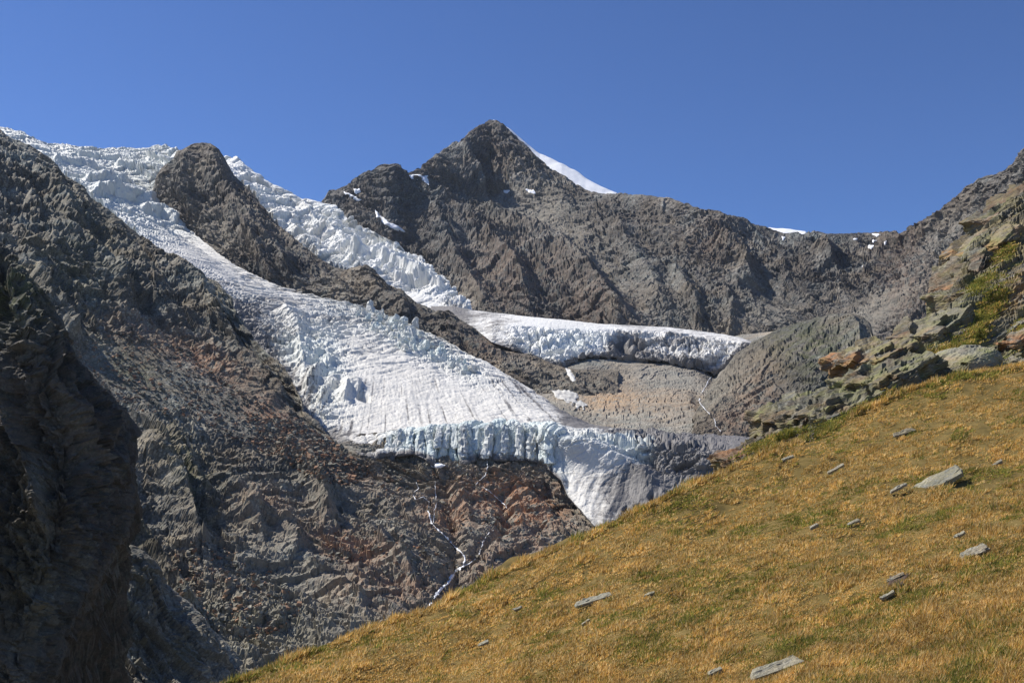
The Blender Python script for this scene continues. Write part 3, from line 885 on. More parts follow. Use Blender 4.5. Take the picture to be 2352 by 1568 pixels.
# ---------------------------------------------------------------- second icefall, right of the buttress
S = [
 [(960,700,1880),(1010,716,1850),(1060,720,1830),(1095,716,1820)],
 [(900,665,1950),(950,680,1920),(1000,690,1900),(1040,680,1900),(1075,692,1890)],
 [(840,620,2040),(900,635,2010),(960,625,2020),(1010,630,2010),(1040,655,1970)],
 [(740,600,2170),(820,600,2130),(880,580,2150),(940,580,2150),(985,612,2080)],
 [(660,530,2290),(730,560,2260),(800,560,2260),(860,550,2270),(925,568,2190)],
 [(600,470,2400),(660,490,2400),(720,510,2380),(800,520,2360),(850,530,2300)],
 [(550,415,2520),(600,430,2540),(660,460,2520),(720,478,2480),(770,484,2440),(805,500,2400)],
 [(495,372,2700),(512,372,2690),(519,361,2680),(540,358,2660),(560,379,2640),(590,400,2620),(620,420,2600),(660,440,2580),(700,459,2560),(725,466,2540),(765,471,2520)],
]
V = loft(S, 2.2, mode='arc', nu=170, back=[(60, -20, 5), (300, -220, 4)])
px, py = bearing(V)
P = V.reshape(-1, 3)
h = 0.6 * icefall(P, 130.0, (0.6, -0.65, -0.45), 401).reshape(px.shape) + 0.75 * icefall(P, 48.0, (0.6, -0.65, -0.45), 421).reshape(px.shape)
h += ribs(px, py, [([(690,470),(730,520),(790,560),(850,600)], 30, 12, 20), ([(660,500),(690,545),(740,590)], 12, 30, 14), ([(800,590),(860,590),(920,610),(970,640)], 8, 30, 22), ([(760,540),(830,540),(900,560)], 8, 26, 20), ([(900,635),(960,640),(1020,660)], 6, 22, 20)])
smooth_w = sstep(650, 680, py - 0.25 * (px - 950)) * (1 - sstep(1010, 1040, px))
h *= 1 - 0.85 * smooth_w
h *= np.clip((V.shape[0] - 9 - np.arange(V.shape[0]))[:, None] / 40.0, 0.3, 1)
V2, n = place_offset(V, h)
mask = np.zeros(px.shape + (3,))
mask[..., 0] = 0.10 + 0.3 * blob(px, py, 1040, 690, 40, 30) + 0.45 * sstep(690, 720, py)
mask[..., 1] = 0.5
V3 = tuck(V2, n, 50.0, rows=False)
mask = np.concatenate([mask[:, :1]] * 3 + [mask] + [mask[:, -1:]] * 3, 1)
upper_fall = grid_object('second_icefall', V3, M['ice_far'], np.clip(mask, 0, 1), kind='structure')

# ---------------------------------------------------------------- hanging upper glacier with its grey ice cliff
rim = [(990,704,1880),(1040,704,1860),(1085,713,1840),(1150,721,1800),(1220,729,1770),(1300,736,1750),(1380,745,1730),(1450,748,1715),(1530,752,1700),(1600,760,1680),(1660,768,1650),(1700,776,1620),(1735,788,1590)]
brow = [(990,708,1840),(1040,712,1790),(1085,728,1740),(1130,735,1690),(1180,745,1655),(1260,750,1650),(1340,755,1660),(1400,754,1675),(1450,755,1672),(1530,759,1660),(1600,767,1640),(1660,775,1610),(1700,781,1580),(1735,790,1555)]
foot = [(990,712,1800),(1040,724,1740),(1085,750,1680),(1130,786,1610),(1180,803,1590),(1230,822,1575),(1260,835,1565),(1285,841,1560),(1310,828,1565),(1350,816,1572),(1400,818,1570),(1450,822,1566),(1500,825,1560),(1550,831,1555),(1600,845,1545),(1640,855,1535),(1660,851,1532),(1690,816,1535),(1735,793,1538)]
under = [(x, y + 4, d + 22) for x, y, d in foot]
V = loft([under, foot, brow, rim], 1.8, back=[(60, -4, 4), (160, -60, 4)])
px, py = bearing(V)
P = V.reshape(-1, 3)
q = np.stack([P[:, 0] + 6 * perlin(P, 30, 501), 0 * P[:, 0], P[:, 2] * 0.10], -1)
c0, c1, c2 = columns(P, 17.0, 502, 0.2)
fl = (1.6 * c0 + 0.7 * c1 - 1.0 * c2).reshape(px.shape)
bl = icefall(P, 55.0, (0.3, -0.7, -0.5), 511).reshape(px.shape)
bl2 = icefall(P, 20.0, (0.3, -0.7, -0.5), 521).reshape(px.shape)
face = sstep(0, 14, py - np.interp(px, *np.array(brow)[:, [0, 1]].T))
sm = 1 - sstep(1130, 1230, px)
h = face * ((1 - sm) * (3.2 * fl + 0.9 * bl + 0.55 * bl2) + 0.15 * bl2) + 0.12 * bl2
h += ribs(px, py, [([(1415,775),(1440,800),(1455,820)], 26, 22, -22), ([(1290,838),(1330,818)], 14, 14, -12), ([(1655,850),(1690,815)], 10, 10, -10)])
h *= np.clip(np.arange(V.shape[0])[:, None] / 4.0, 0, 1)
V2, n = place_offset(V, h)
mask = np.zeros(px.shape + (3,))
mask[..., 0] = 0.22 + 0.2 * np.clip(perlin(P * np.array([0.5, 0.5, 2.0]), 40.0, 531), 0, 1).reshape(px.shape) + 0.20 * sstep(1380, 1450, px) + 0.9 * blob(px, py, 1435, 798, 34, 22) + 0.35 * (1 - sstep(1030, 1100, px)) + 0.25 * sm + 0.45 * np.exp(-np.abs(py - np.interp(px, *np.array(foot)[:, [0, 1]].T)) / 10) * sstep(1130, 1200, px)
mask[..., 1] = 0.7 * blob(px, py, 1300, 790, 90, 40) + 0.2
hang = grid_object('upper_glacier', V2, M['ice_far'], np.clip(mask, 0, 1), kind='structure')
print('ice', round(time.time() - T0, 1))

# ================================================================== draping helpers
class Drape:
    """look-up of the nearest surface point along a bearing"""
    def __init__(self, keys, cell=3.0):
        V = np.concatenate([SURF[k][0] for k in keys])
        px, py = bearing(V)
        self.cell = cell
        self.x0, self.y0 = -150.0, 100.0
        self.nx, self.ny = int(2800 / cell), int(1800 / cell)
        ok = (px > self.x0) & (px < self.x0 + 2790) & (py > self.y0) & (py < self.y0 + 1790)
        V = V[ok]; px = px[ok]; py = py[ok]
        i = ((py - self.y0) / cell).astype(int) * self.nx + ((px - self.x0) / cell).astype(int)
        o = np.argsort(-V[:, 1], kind='stable')
        d = np.full(self.nx * self.ny, np.nan)
        d[i[o]] = V[o, 1]
        d = d.reshape(self.ny, self.nx)
        for _ in range(4):                       # fill pinholes
            bad = np.isnan(d)
            if not bad.any(): break
            st = np.stack([np.roll(d, s, a) for a in (0, 1) for s in (1, -1)])
            import warnings
            with warnings.catch_warnings():
                warnings.simplefilter('ignore')
                f = np.nanmin(st, 0)
            d = np.where(bad, f, d)
        self.d = d
    def dist(self, px, py):
        fx = (np.asarray(px, float) - self.x0) / self.cell - 0.5; fy = (np.asarray(py, float) - self.y0) / self.cell - 0.5
        ix = np.clip(np.floor(fx).astype(int), 0, self.nx - 2); iy = np.clip(np.floor(fy).astype(int), 0, self.ny - 2)
        tx = np.clip(fx - ix, 0, 1); ty = np.clip(fy - iy, 0, 1)
        d = self.d
        return (d[iy, ix] * (1 - tx) + d[iy, ix + 1] * tx) * (1 - ty) + (d[iy + 1, ix] * (1 - tx) + d[iy + 1, ix + 1] * tx) * ty
    def at(self, px, py, off=0.0):
        return place(px, py, self.dist(px, py) - off)

def drape_patch(name, poly, dr, off, mat, step=1.3, seed=0, rough=3.0, smooth=True, parent=None, mask=None, **props):
    poly = np.array(poly, float)
    x0, y0 = poly.min(0) - 3; x1, y1 = poly.max(0) + 3
    gx, gy = np.meshgrid(np.arange(x0, x1, step), np.arange(y0, y1, step))
    wob = perlin(np.stack([gx, gy, 0 * gx], -1), 9.0, seed) * rough
    inside = poly_soft(gx, gy, poly, 1.0)
    d, _, _ = seg_dist(gx, gy, list(poly) + [poly[0]])
    sd = np.where(in_poly(gx, gy, poly), d, -d) + wob
    dd = dr.dist(gx, gy)
    dd = smooth_grid(np.where(np.isnan(dd), np.nanmedian(dd), dd), 2)
    th = off * np.clip(sd / 3.0, -1.0, 1.0)
    V = place(gx, gy, dd - th - off * 0.2)
    V[..., 2] += np.clip(th, 0, None) * 0.3
    keep = sd > -step * 1.2
    idx = -np.ones(keep.shape, int)
    fl = keep[:-1, :-1] & keep[1:, :-1] & keep[:-1, 1:] & keep[1:, 1:]
    a = np.arange(keep.size).reshape(keep.shape)
    F = np.stack([a[:-1, :-1][fl], a[1:, :-1][fl], a[1:, 1:][fl], a[:-1, 1:][fl]], -1)
    if len(F) == 0:
        return None
    used = np.unique(F)
    mp = -np.ones(keep.size, int); mp[used] = np.arange(len(used))
    me = mesh_np(name, V.reshape(-1, 3)[used], mp[F], smooth)
    mk = np.zeros((len(used), 3)) if mask is None else np.tile(np.array(mask, float), (len(used), 1))
    set_mask(me, 'mask', mk)
    return link(name, me, mat, parent, **props)

# ================================================================== snow
def back_snow(name, crest, drop, nearer):
    lower = [(x, y + drop, d - nearer) for x, y, d in crest]
    V = loft([lower, crest], 2.0, back=[(60, -10, 4), (400, -260, 4)])
    V = V + np.stack([0 * V[..., 0], 0 * V[..., 0], 3.0 * fbm(V, 60.0, 3, 0.5, 601)], -1)
    return grid_object(name, V, M['snow'], np.zeros(V.shape), smooth=True, kind='structure')

back_snow('ridge_snow', [(1122,280,3600),(1134,276,3600),(1160,289,3590),(1185,308,3570),(1215,335,3540),(1240,354,3510),(1262,363,3480),(1290,376,3440),(1318,391,3410),(1333,400,3390),(1345,409,3370),(1365,420,3340),(1390,433,3310),(1416,443,3280),(1430,454,3260)], 40, 130)
back_snow('col_snow', [(1755,524,2760),(1768,522,2750),(1800,526,2720),(1850,530,2690),(1860,540,2680)], 26, 90)

far = Drape(['pyramid_mountain'], 3.6)
for poly in ([(813,434),(824,433),(828,441),(818,445),(812,440)],
             [(790,441),(805,446),(834,461),(836,466),(818,460),(796,450)],
             [(862,482),(872,494),(892,510),(915,520),(932,533),(908,528),(884,515),(866,500)],
             [(940,403),(965,401),(982,405),(984,424),(972,414),(945,410)],
             [(1157,437),(1170,438),(1166,443),(1158,442)], [(1208,435),(1226,437),(1230,445),(1214,441)],
             [(1996,562),(2006,564),(2002,571),(1994,568)], [(2004,551),(2014,553),(2006,558)], [(1980,611),(1987,610),(1987,615),(1981,616)], [(2030,556),(2036,553),(2034,566)],
             [(1960,548),(1970,547),(1969,551),(1961,551)], [(2003,537),(2022,538),(2014,543)], [(1795,543),(1803,545),(1798,552)], [(1045,706),(1070,700),(1060,714)]):
    drape_patch('snow_patch', poly, far, 4.0, M['snow'], rough=1.2, seed=len(poly), kind='structure')
# remnant of old snow beside the tongue
slab = Drape(['scraped_slabs', 'rock_buttress', 'rounded_knoll'], 3.8)
drape_patch('snow_patch', [(1268,897),(1300,894),(1325,905),(1330,918),(1350,930),(1350,940),(1330,938),(1300,920),(1275,910)], slab, 2.5, M['ice'], rough=5.0, seed=5, kind='structure', mask=(0.42, 0.1, 0))
drape_patch('snow_patch', [(1300,845),(1312,852),(1322,872),(1316,876),(1304,860)], slab, 2.0, M['ice'], rough=2.0, seed=6, kind='structure', mask=(0.3, 0.1, 0))
left = Drape(['left_mountainside'], 4.0)
drape_patch('snow_patch', [(988,1066),(1005,1063),(1022,1068),(1010,1074),(992,1072)], left, 2.0, M['snow'], rough=1.5, seed=9, kind='structure')

# ================================================================== meltwater
m, nt, b = nodes('white_water')
g = nt.nodes.new('ShaderNodeNewGeometry')
c = ramp(nt, noise_tex(nt, g.outputs['Position'], 0.55, 4, 0.7), [(0.30, (0.45, 0.46, 0.47)), (0.5, (0.86, 0.87, 0.88))])
nt.links.new(c, b.inputs['Base Color'])
b.inputs['Roughness'].default_value = 0.35
M['water'] = m

def stream(pts, w, dr, off=0.9, seed=0, parent=None):
    pts = np.array(pts, float)
    s = np.concatenate([[0], np.cumsum(np.hypot(*np.diff(pts, axis=0).T))])
    t = np.arange(0, s[-1], 1.2)
    cx = np.interp(t, s, pts[:, 0]); cy = np.interp(t, s, pts[:, 1])
    z = np.zeros_like(t)
    cx = cx + 2.2 * perlin(np.stack([t, z + seed, z], -1), 9.0, 701) + 1.2 * perlin(np.stack([t, z + seed, z], -1), 3.5, 702)
    tx = np.gradient(cx); ty = np.gradient(cy); L = np.hypot(tx, ty); nx, ny = -ty / L, tx / L
    ww = 0.55 * w * (0.8 + 0.9 * perlin(np.stack([t, z + seed + 5, z], -1), 12.0, 703) + 0.5 * perlin(np.stack([t, z + seed + 5, z], -1), 4.0, 704))
    ww = np.clip(ww, 0.12, None) * np.clip(t / 6, 0.2, 1)
    k = np.array([-1, -0.4, 0.4, 1])
    X = cx[:, None] + nx[:, None] * ww[:, None] * k; Y = cy[:, None] + ny[:, None] * ww[:, None] * k
    V = dr.at(X, Y, off)
    V[:, (0, 3)] = dr.at(X[:, (0, 3)], Y[:, (0, 3)], -off * 0.5)
    me = mesh_np('meltwater_stream', V.reshape(-1, 3), grid_faces(len(t), 4), True)
    return link('meltwater_stream', me, M['water'], kind='structure')

stream([(984,1394),(998,1370),(1012,1352),(1030,1338),(1040,1322),(1050,1308),(1066,1298)], 7.0, left, seed=21)
stream([(1066,1298),(1068,1278),(1060,1268),(1045,1256),(1032,1240),(1018,1226),(1004,1214),(994,1204),(988,1190),(984,1172),(985,1150)], 3.4, left, seed=1)
stream([(1066,1300),(1084,1290),(1100,1274),(1106,1256),(1112,1240),(1122,1224),(1134,1216)], 2.6, left, seed=2)
stream([(994,1206),(998,1178),(1003,1152),(1000,1130),(1000,1104)], 1.4, left, seed=5)
stream([(985,1152),(972,1140),(955,1148),(948,1134),(962,1120),(955,1106)], 1.5, left, seed=6)
stream([(1118,1052),(1120,1072),(1116,1090),(1105,1100),(1092,1112)], 1.6, left, seed=7)
stream([(1108,1118),(1125,1128),(1145,1146),(1158,1158),(1170,1172)], 2.0, left, seed=9)
stream([(1636,862),(1625,880),(1612,902),(1604,920)], 2.4, slab, seed=13)
stream([(1604,918),(1620,940),(1640,960),(1642,975),(1655,990)], 1.5, slab, seed=14)

# ================================================================== ice blocks and ice pillars (parts of the glaciers)
def cube_sphere(n):
    """unit cube surface as one welded grid: returns verts on the cube and quads"""
    t = np.linspace(-1, 1, n + 1)
    keyd = {}; V = []; F = []
    def vid(p):
        k = tuple(np.round(p, 5))
        if k not in keyd:
            keyd[k] = len(V); V.append(p)
        return keyd[k]
    for ax in range(3):
        for sg in (-1, 1):
            ids = np.zeros((n + 1, n + 1), int)
            for i in range(n + 1):
                for j in range(n + 1):
                    p = [0, 0, 0]; p[ax] = sg; p[(ax + 1) % 3] = t[i]; p[(ax + 2) % 3] = t[j]
                    ids[i, j] = vid(p)
            for i in range(n):
                for j in range(n):
                    f = [ids[i, j], ids[i + 1, j], ids[i + 1, j + 1], ids[i, j + 1]]
                    F.append(f if sg > 0 else f[::-1])
    return np.array(V, float), np.array(F, int)

CUBES = {n: cube_sphere(n) for n in (5, 8, 12, 24, 30)}

def block(n, half, seed, power=0.45, rough=0.16, strata=0.0, lam=None, taper=0.0, skew=0.0):
    """angular boulder, local axes x along, y depth, z up"""
    V, F = CUBES[n]
    half = np.array(half, float)
    u = V / np.linalg.norm(V, axis=1)[:, None]
    p = V * (1 - power) + u * 1.15 * power
    s = half.mean()
    P = p * half
    if taper:
        f = 1 - taper * (p[:, 2:3] + 1) / 2
        P[:, :2] = P[:, :2] * f
    if skew:
        P[:, 0] += skew * P[:, 2]
    off = np.array([seed * 37.3, seed * 11.9, seed * 5.7]) * s
    lam = lam or s * 1.1
    n0 = u
    h = rough * s * (1.5 * facets(P + off, lam, 801, 1.3, 0.5) + 0.5 * facets(P + off, lam * 0.42, 802, 1.2, 0.5) + 0.12 * facets(P + off, lam * 0.16, 803))
    P = P + n0 * h[:, None]
    if strata:
        hv = np.stack([u[:, 0], u[:, 1], 0 * u[:, 2]], -1)
        for k, (th, am) in enumerate(((strata, 0.30), (strata * 0.31, 0.10))):
            zz = (P[:, 2] + 0.25 * th * perlin(P + off, s * 1.2, 806 + k)) / th
            li = np.floor(zz).astype(int)
            P = P + hv * (am * strata * (RU[(li * 37 + seed * 101 + k * 11) % NT, 1] - 0.5) * (0.6 + 0.8 * RU[(li * 53 + seed) % NT, 2]))[:, None]
    return P, F

def rot_image(P, tilt, yaw=0.0):
    """tilt in the picture plane (positive = right end up), yaw about the vertical"""
    c, s = math.cos(yaw), math.sin(yaw)
    x, y, z = P[:, 0] * c - P[:, 1] * s, P[:, 0] * s + P[:, 1] * c, P[:, 2]
    c, s = math.cos(tilt), math.sin(tilt)
    return np.stack([x * c - z * s, y, x * s + z * c], -1)

ice_dr = Drape(['main_glacier'], 4.0)
rs = np.random.default_rng(21)
spots = [(852,706,13,15), (944,772,17,22), (905,738,12,15), (925,745,11,17), (955,742,9,12), (890,760,10,12), (975,792,12,12), (1010,808,13,11), (1085,848,12,8), (930,800,10,8), (865,745,9,8), (835,715,8,8)]
poly = [(800,694),(850,705),(900,725),(1000,782),(1110,850),(1060,850),(980,815),(900,790),(840,740)]
k = 0
while len(spots) < 58 and k < 900:
    k += 1
    x, y = rs.uniform(800, 1110), rs.uniform(690, 855)
    if in_poly(np.array([x]), np.array([y]), poly)[0] and all(abs(x - a[0]) + abs(y - a[1]) > 11 for a in spots):
        s = rs.uniform(4, 8.5)
        spots.append((x, y, s, s * rs.uniform(0.8, 1.5)))
for i, (x, y, w, hgt) in enumerate(spots):
    c = ice_dr.at(x, y + hgt * 0.35)
    if np.isnan(c).any(): continue
    mpp = c[1] / FQ
    P, F = block(8, (w * mpp * 0.8, w * mpp * 0.8, hgt * mpp), i + 3, 0.35, 0.22, taper=rs.uniform(0.1, 0.65), skew=rs.uniform(-0.2, 0.35))
    P = rot_image(P, rs.uniform(-0.15, 0.15), rs.uniform(0, 3))
    me = mesh_np('serac', P + c + np.array([0, 0, hgt * mpp * 0.35]), F)
    mk = np.zeros((len(P), 3)); mk[:, 0] = 0.18; mk[:, 1] = rs.uniform(0.1, 0.9)
    set_mask(me, 'mask', mk)
    link('serac', me, M['ice'], main)

sn_dr = Drape(['glacier_snout'], 4.0)
x = 872.0; i = 0
SF = np.array([(690,1018),(770,1018),(800,1030),(830,1046),(860,1054),(890,1048),(950,1042),(980,1056),(1000,1050),(1050,1056),(1100,1053),(1150,1057),(1200,1057),(1230,1061),(1260,1072)], float)
SR = np.array([(690,1012),(770,1006),(800,1002),(860,997),(920,986),(980,978),(1060,974),(1130,972),(1190,972),(1240,978),(1310,982)], float)
while x < 1262:
    w = rs.uniform(6, 12)
    top = np.interp(x, *SR.T) + rs.uniform(-1, 10); bot = np.interp(x, *SF.T) - rs.uniform(1, 14)
    if 970 < x < 1050: bot = min(bot, 1030)
    cy = (top + bot) / 2; hh = (bot - top) / 2
    c = sn_dr.at(x, cy)
    if not np.isnan(c).any():
        mpp = c[1] / FQ
        P, F = block(12, (w * mpp, w * mpp * 1.1, hh * mpp), i + 90, 0.42, 0.17, taper=rs.uniform(0.05, 0.5), skew=rs.uniform(-0.05, 0.18), lam=w * mpp * 1.3)
        P = rot_image(P, 0.0, rs.uniform(-0.6, 0.6))
        P = P + (P[:, 2:3] / (hh * mpp)) * np.array([0, 6.0, 0])
        me = mesh_np('ice_pillar', P + c + np.array([0, rs.uniform(-3.5, 0.5), 0]), F)
        mk = np.zeros((len(P), 3)); mk[:, 0] = 0.20 + 0.2 * (rs.random() < 0.3); mk[:, 1] = rs.uniform(0.4, 1.0)
        set_mask(me, 'mask', mk)
        link('ice_pillar', me, M['ice'], snout)
    x += w * rs.uniform(2.2, 4.2); i += 1

# ================================================================== loose stones on the scree
polys = [([(150,790),(280,760),(420,800),(520,880),(680,960),(800,1030),(760,1090),(600,1040),(430,960),(300,940),(180,900)], 3600, 0.35, 1.7),
         ([(560,950),(700,970),(790,1030),(860,1080),(800,1120),(700,1090),(600,1020)], 1500, 0.6, 2.4),
         ([(450,1230),(620,1300),(700,1400),(600,1480),(450,1430),(380,1300)], 700, 0.5, 1.8),
         ([(900,1060),(1250,1080),(1330,1210),(1000,1330),(700,1300),(820,1120)], 500, 0.7, 1.8)]
oct_V, oct_F = CUBES[5]
base_V = np.array([(-1,-1,-1),(1,-1,-1),(1,1,-1),(-1,1,-1),(-1,-1,1),(1,-1,1),(1,1,1),(-1,1,1)], float)
base_F = np.array([(0,3,2,1),(4,5,6,7),(0,1,5,4),(1,2,6,5),(2,3,7,6),(3,0,4,7)])
VV = []; FF = []; MK = []; cnt = 0
for poly, num, s0, s1 in polys:
    pa = np.array(poly, float)
    qx = rs.uniform(pa[:, 0].min(), pa[:, 0].max(), num * 3); qy = rs.uniform(pa[:, 1].min(), pa[:, 1].max(), num * 3)
    ok = in_poly(qx, qy, poly); qx, qy = qx[ok][:num], qy[ok][:num]
    C = left.at(qx, qy)
    g = ~np.isnan(C).any(1); C = C[g]
    n = len(C)
    sz = s0 + (s1 - s0) * rs.random(n) ** 3.5
    v = base_V[None] * (0.6 + 0.8 * rs.random((n, 8, 3))) * (sz[:, None] * np.array([1.0, 0.8, 0.55]))[:, None, :] 
    a = rs.uniform(0, 6.28, n); ca, sa = np.cos(a)[:, None], np.sin(a)[:, None]
    v = np.stack([v[..., 0] * ca - v[..., 1] * sa, v[..., 0] * sa + v[..., 1] * ca, v[..., 2] + 0.35 * v[..., 0]], -1) + C[:, None]
    VV.append(v.reshape(-1, 3)); FF.append((base_F[None] + 8 * (np.arange(n) + cnt)[:, None, None]).reshape(-1, 4)); cnt += n
    mk = np.zeros((n, 8, 3)); mk[..., 0] = (rs.random(n) < 0.4)[:, None] * 0.9; mk[..., 2] = (rs.random(n) ** 2)[:, None] * 1.0
    MK.append(mk.reshape(-1, 3))
me = mesh_np('scree_stones', np.concatenate(VV), np.concatenate(FF))
set_mask(me, 'mask', np.concatenate(MK))
link('scree_stones', me, M['rock_left'], kind='stuff')
print('detail', round(time.time() - T0, 1))

# ================================================================== foreground meadow slope
m, nt, b = nodes('turf_soil')
g = nt.nodes.new('ShaderNodeNewGeometry')
c = ramp(nt, noise_tex(nt, g.outputs['Position'], 0.9, 6, 0.7), [(0.3, (0.08, 0.062, 0.022)), (0.5, (0.15, 0.108, 0.036)), (0.7, (0.22, 0.155, 0.056))])
nt.links.new(c, b.inputs['Base Color']); b.inputs['Roughness'].default_value = 0.95
b.inputs['Specular IOR Level'].default_value = 0.1
M['soil'] = m

top = [(330,1660,46),(500,1574,53),(700,1496,57),(870,1431,60),(985,1395,62),(1180,1296,66),(1365,1218,70),(1550,1126,74),(1660,1080,77),(1700,1058,78),(1760,1030,79),(1830,1008,80),(1900,985,81),(1960,946,82),(2030,915,83),(2100,884,84),(2200,858,85),(2352,834,86),(2480,806,86)]
m1 = [(330,1720,44),(700,1570,51),(1000,1480,54),(1365,1340,58),(1700,1220,61),(2100,1100,63),(2480,1020,62)]
m2 = [(330,1800,41),(700,1720,44),(1000,1640,45),(1365,1530,46),(1700,1430,46),(2100,1330,45),(2480,1270,43)]
m3 = [(330,2000,36),(700,1960,36),(1365,1850,34),(1700,1800,32),(2100,1760,29),(2480,1720,27)]
V = loft([m3, m2, m1, top], 8.0, back=[(2.5, -0.9, 4), (7, -5, 4), (30, -40, 4)])
P = V.reshape(-1, 3)
hz = (0.7 * fbm(P * np.array([1, 1, 0.2]), 9.0, 4, 0.55, 901) + 0.12 * ridged(P * np.array([0.35, 1, 1.0]), 2.2, 2, 0.5, 911)).reshape(V.shape[:2])
V[..., 2] += hz - 0.1
grid_object('meadow_slope', V, M['soil'], np.zeros(V.shape), smooth=True, kind='structure')
NCR = 12

# cliff rising behind the meadow
crest = [(2060,905,90),(2090,840,93),(2120,795,96),(2150,745,100),(2180,695,103),(2192,650,105),(2216,590,107),(2250,540,110),(2290,488,113),(2320,450,115),(2352,418,117),(2470,330,120)]
bs = [(2060,960,85),(2150,900,86),(2352,870,86),(2470,850,86)]
mm = [(2060,930,87),(2150,820,91),(2220,760,93),(2300,700,95),(2352,660,96),(2470,600,97)]
V = loft([bs, mm, crest], 3.0, back=[(3, -2, 4), (20, -45, 4)])
P = V.reshape(-1, 3)
px, py = bearing(V)
h = crag(P, 9.0, (0.7, 0.1, 0.45), 0.35, 951, 0.55).reshape(px.shape)
bed = P @ np.array([-0.42, 0.1, 0.9]) + 0.3 * perlin(P, 6.0, 957)
h = h + (0.9 * (RU[(np.floor(bed / 0.8).astype(int) * 37) % NT, 1] - 0.5) + 0.4 * (RU[(np.floor(bed / 0.3).astype(int) * 53) % NT, 2] - 0.5)).reshape(px.shape)
M['rock_near'] = rock_mat('lichen_gneiss', (0.050, 0.048, 0.040), (0.105, 0.10, 0.085), (0.20, 0.193, 0.165), 5.0, bumpd=0.14, rust=(0.27, 0.125, 0.05), green=(0.185, 0.195, 0.072), pale=(0.38, 0.365, 0.30), stretch=(0.45, 0.45, 2.6), rot=(0, R(-24), 0), bstr=0.9)
mask = np.zeros(px.shape + (3,))
gz = sstep(0.0, 0.35, fbm(P, 5.0, 3, 0.5, 955).reshape(px.shape))
mask[..., 1] = 0.35 + 0.3 * gz
mask[..., 0] = 0.5 * blob(px, py, 2345, 670, 30, 60) + 0.25
finish_rock('grassy_cliff', V, h, M['rock_near'], np.clip(mask, 0, 1), grain=0.6, kind='structure')
print('near', round(time.time() - T0, 1))

# ---------------------------------------------------------------- rock outcrops above the meadow
def outcrop(label, cx, cy, d, hx, hz, tilt, depth, seed, n=30, rust=0.15, lichen=0.6, pale=0.1, strata=0.5, power=0.10, rough=0.2, yaw=0.3, taper=0.0, skew=0.0, pitch=16):
    mpp = d / FQ
    rough *= 0.75; strata *= 1.5
    c = place(cx, cy, d)
    P, F = block(n, (hx * mpp, depth, hz * mpp), seed, power, rough, strata, lam=min(hx, hz) * mpp * 1.6, taper=taper, skew=skew)
    jit = np.random.default_rng(seed).normal(size=P.shape) * 0.02
    Pl = P
    t = R(pitch); P = P + jit
    P = np.stack([P[:, 0], P[:, 1] * math.cos(t) - P[:, 2] * math.sin(t), P[:, 1] * math.sin(t) + P[:, 2] * math.cos(t)], -1)
    P = rot_image(P, R(tilt), yaw)
    me = mesh_np('rock_outcrop', P, F)
    mk = np.zeros((len(P), 3))
    nz = fbm(Pl + seed * 9.0, 2.2, 3, 0.5, 961)
    mk[:, 0] = np.clip(rust + 0.8 * sstep(0.25, 0.6, -Pl[:, 0] / (hx * mpp)) * rust * 2, 0, 1)
    mk[:, 1] = np.clip(lichen * 0.55 + 0.6 * nz, 0, 1)
    mk[:, 2] = np.clip(pale + 0.4 * perlin(Pl + seed, 1.5, 962), 0, 1)
    set_mask(me, 'mask', mk)
    o = link('rock_outcrop', me, M['rock_near'], label=label, category='rock outcrop', group='lichen covered outcrops above the meadow')
    o.location = c
    return o

outcrop('low layered slab with grass on top at the left foot of the outcrops', 1757, 1044, 80, 92, 17, 22, 3.0, 1, rust=0.25, lichen=0.35, strata=0.35)
outcrop('dark lichen covered block standing behind the low layered slab', 1842, 958, 90, 84, 27, 22, 4.0, 2, lichen=0.6, strata=0.35, skew=0.5)
outcrop('long green grey slab slanting down towards the dark block', 1965, 925, 86, 128, 24, 28, 3.0, 3, lichen=0.85, pale=0.2, strata=0.3)
outcrop('broad layered lichen slab topping the long slanting slab', 2035, 872, 88, 92, 28, 24, 3.5, 4, lichen=0.8, pale=0.15, strata=0.32)
outcrop('square block with an orange rusty left face', 2006, 832, 94, 74, 32, 24, 4.0, 5, rust=0.36, lichen=0.7, strata=0.35, power=0.2)
outcrop('pale rounded boulder bright with yellow lichen at the meadow edge', 2212, 840, 88, 66, 34, 24, 3.0, 6, lichen=0.55, pale=0.75, strata=0.0, power=0.75, rough=0.09)
outcrop('steep grey slab between the rusty block and the pale boulder', 2140, 775, 97, 56, 36, 35, 3.5, 7, lichen=0.6, pale=0.2, strata=0.35)
outcrop('layered ledge directly above the pale rounded boulder', 2206, 768, 97, 52, 26, 22, 3.0, 8, lichen=0.75, pale=0.2, strata=0.3)
outcrop('dark leaning pillar at the left edge of the upper cliff', 2212, 642, 106, 56, 26, 62, 3.5, 9, rust=0.25, lichen=0.2, strata=0.45)
outcrop('green grey layered shelf below the dark leaning pillar', 2222, 702, 102, 54, 30, 16, 3.5, 10, lichen=0.8, strata=0.35)
outcrop('mossy jutting block high on the cliff right of the pillar', 2270, 592, 108, 50, 46, 40, 4.0, 11, rust=0.4, lichen=0.7, strata=0.45)
outcrop('overhanging dark block near the top of the cliff', 2308, 512, 112, 48, 28, 30, 4.0, 12, lichen=0.35, strata=0.4)
outcrop('tall dark wall at the top right edge of the cliff', 2362, 530, 112, 135, 40, 68, 5.0, 13, rust=0.3, lichen=0.3, strata=0.5)
outcrop('reddish brown upright block below the tall dark wall', 2352, 672, 101, 58, 28, 72, 3.5, 14, rust=1.0, lichen=0.05, strata=0.4)
outcrop('narrow pale rib slanting up beside the reddish brown block', 2288, 716, 99, 58, 17, 56, 2.5, 15, lichen=0.85, pale=0.35, strata=0.3)
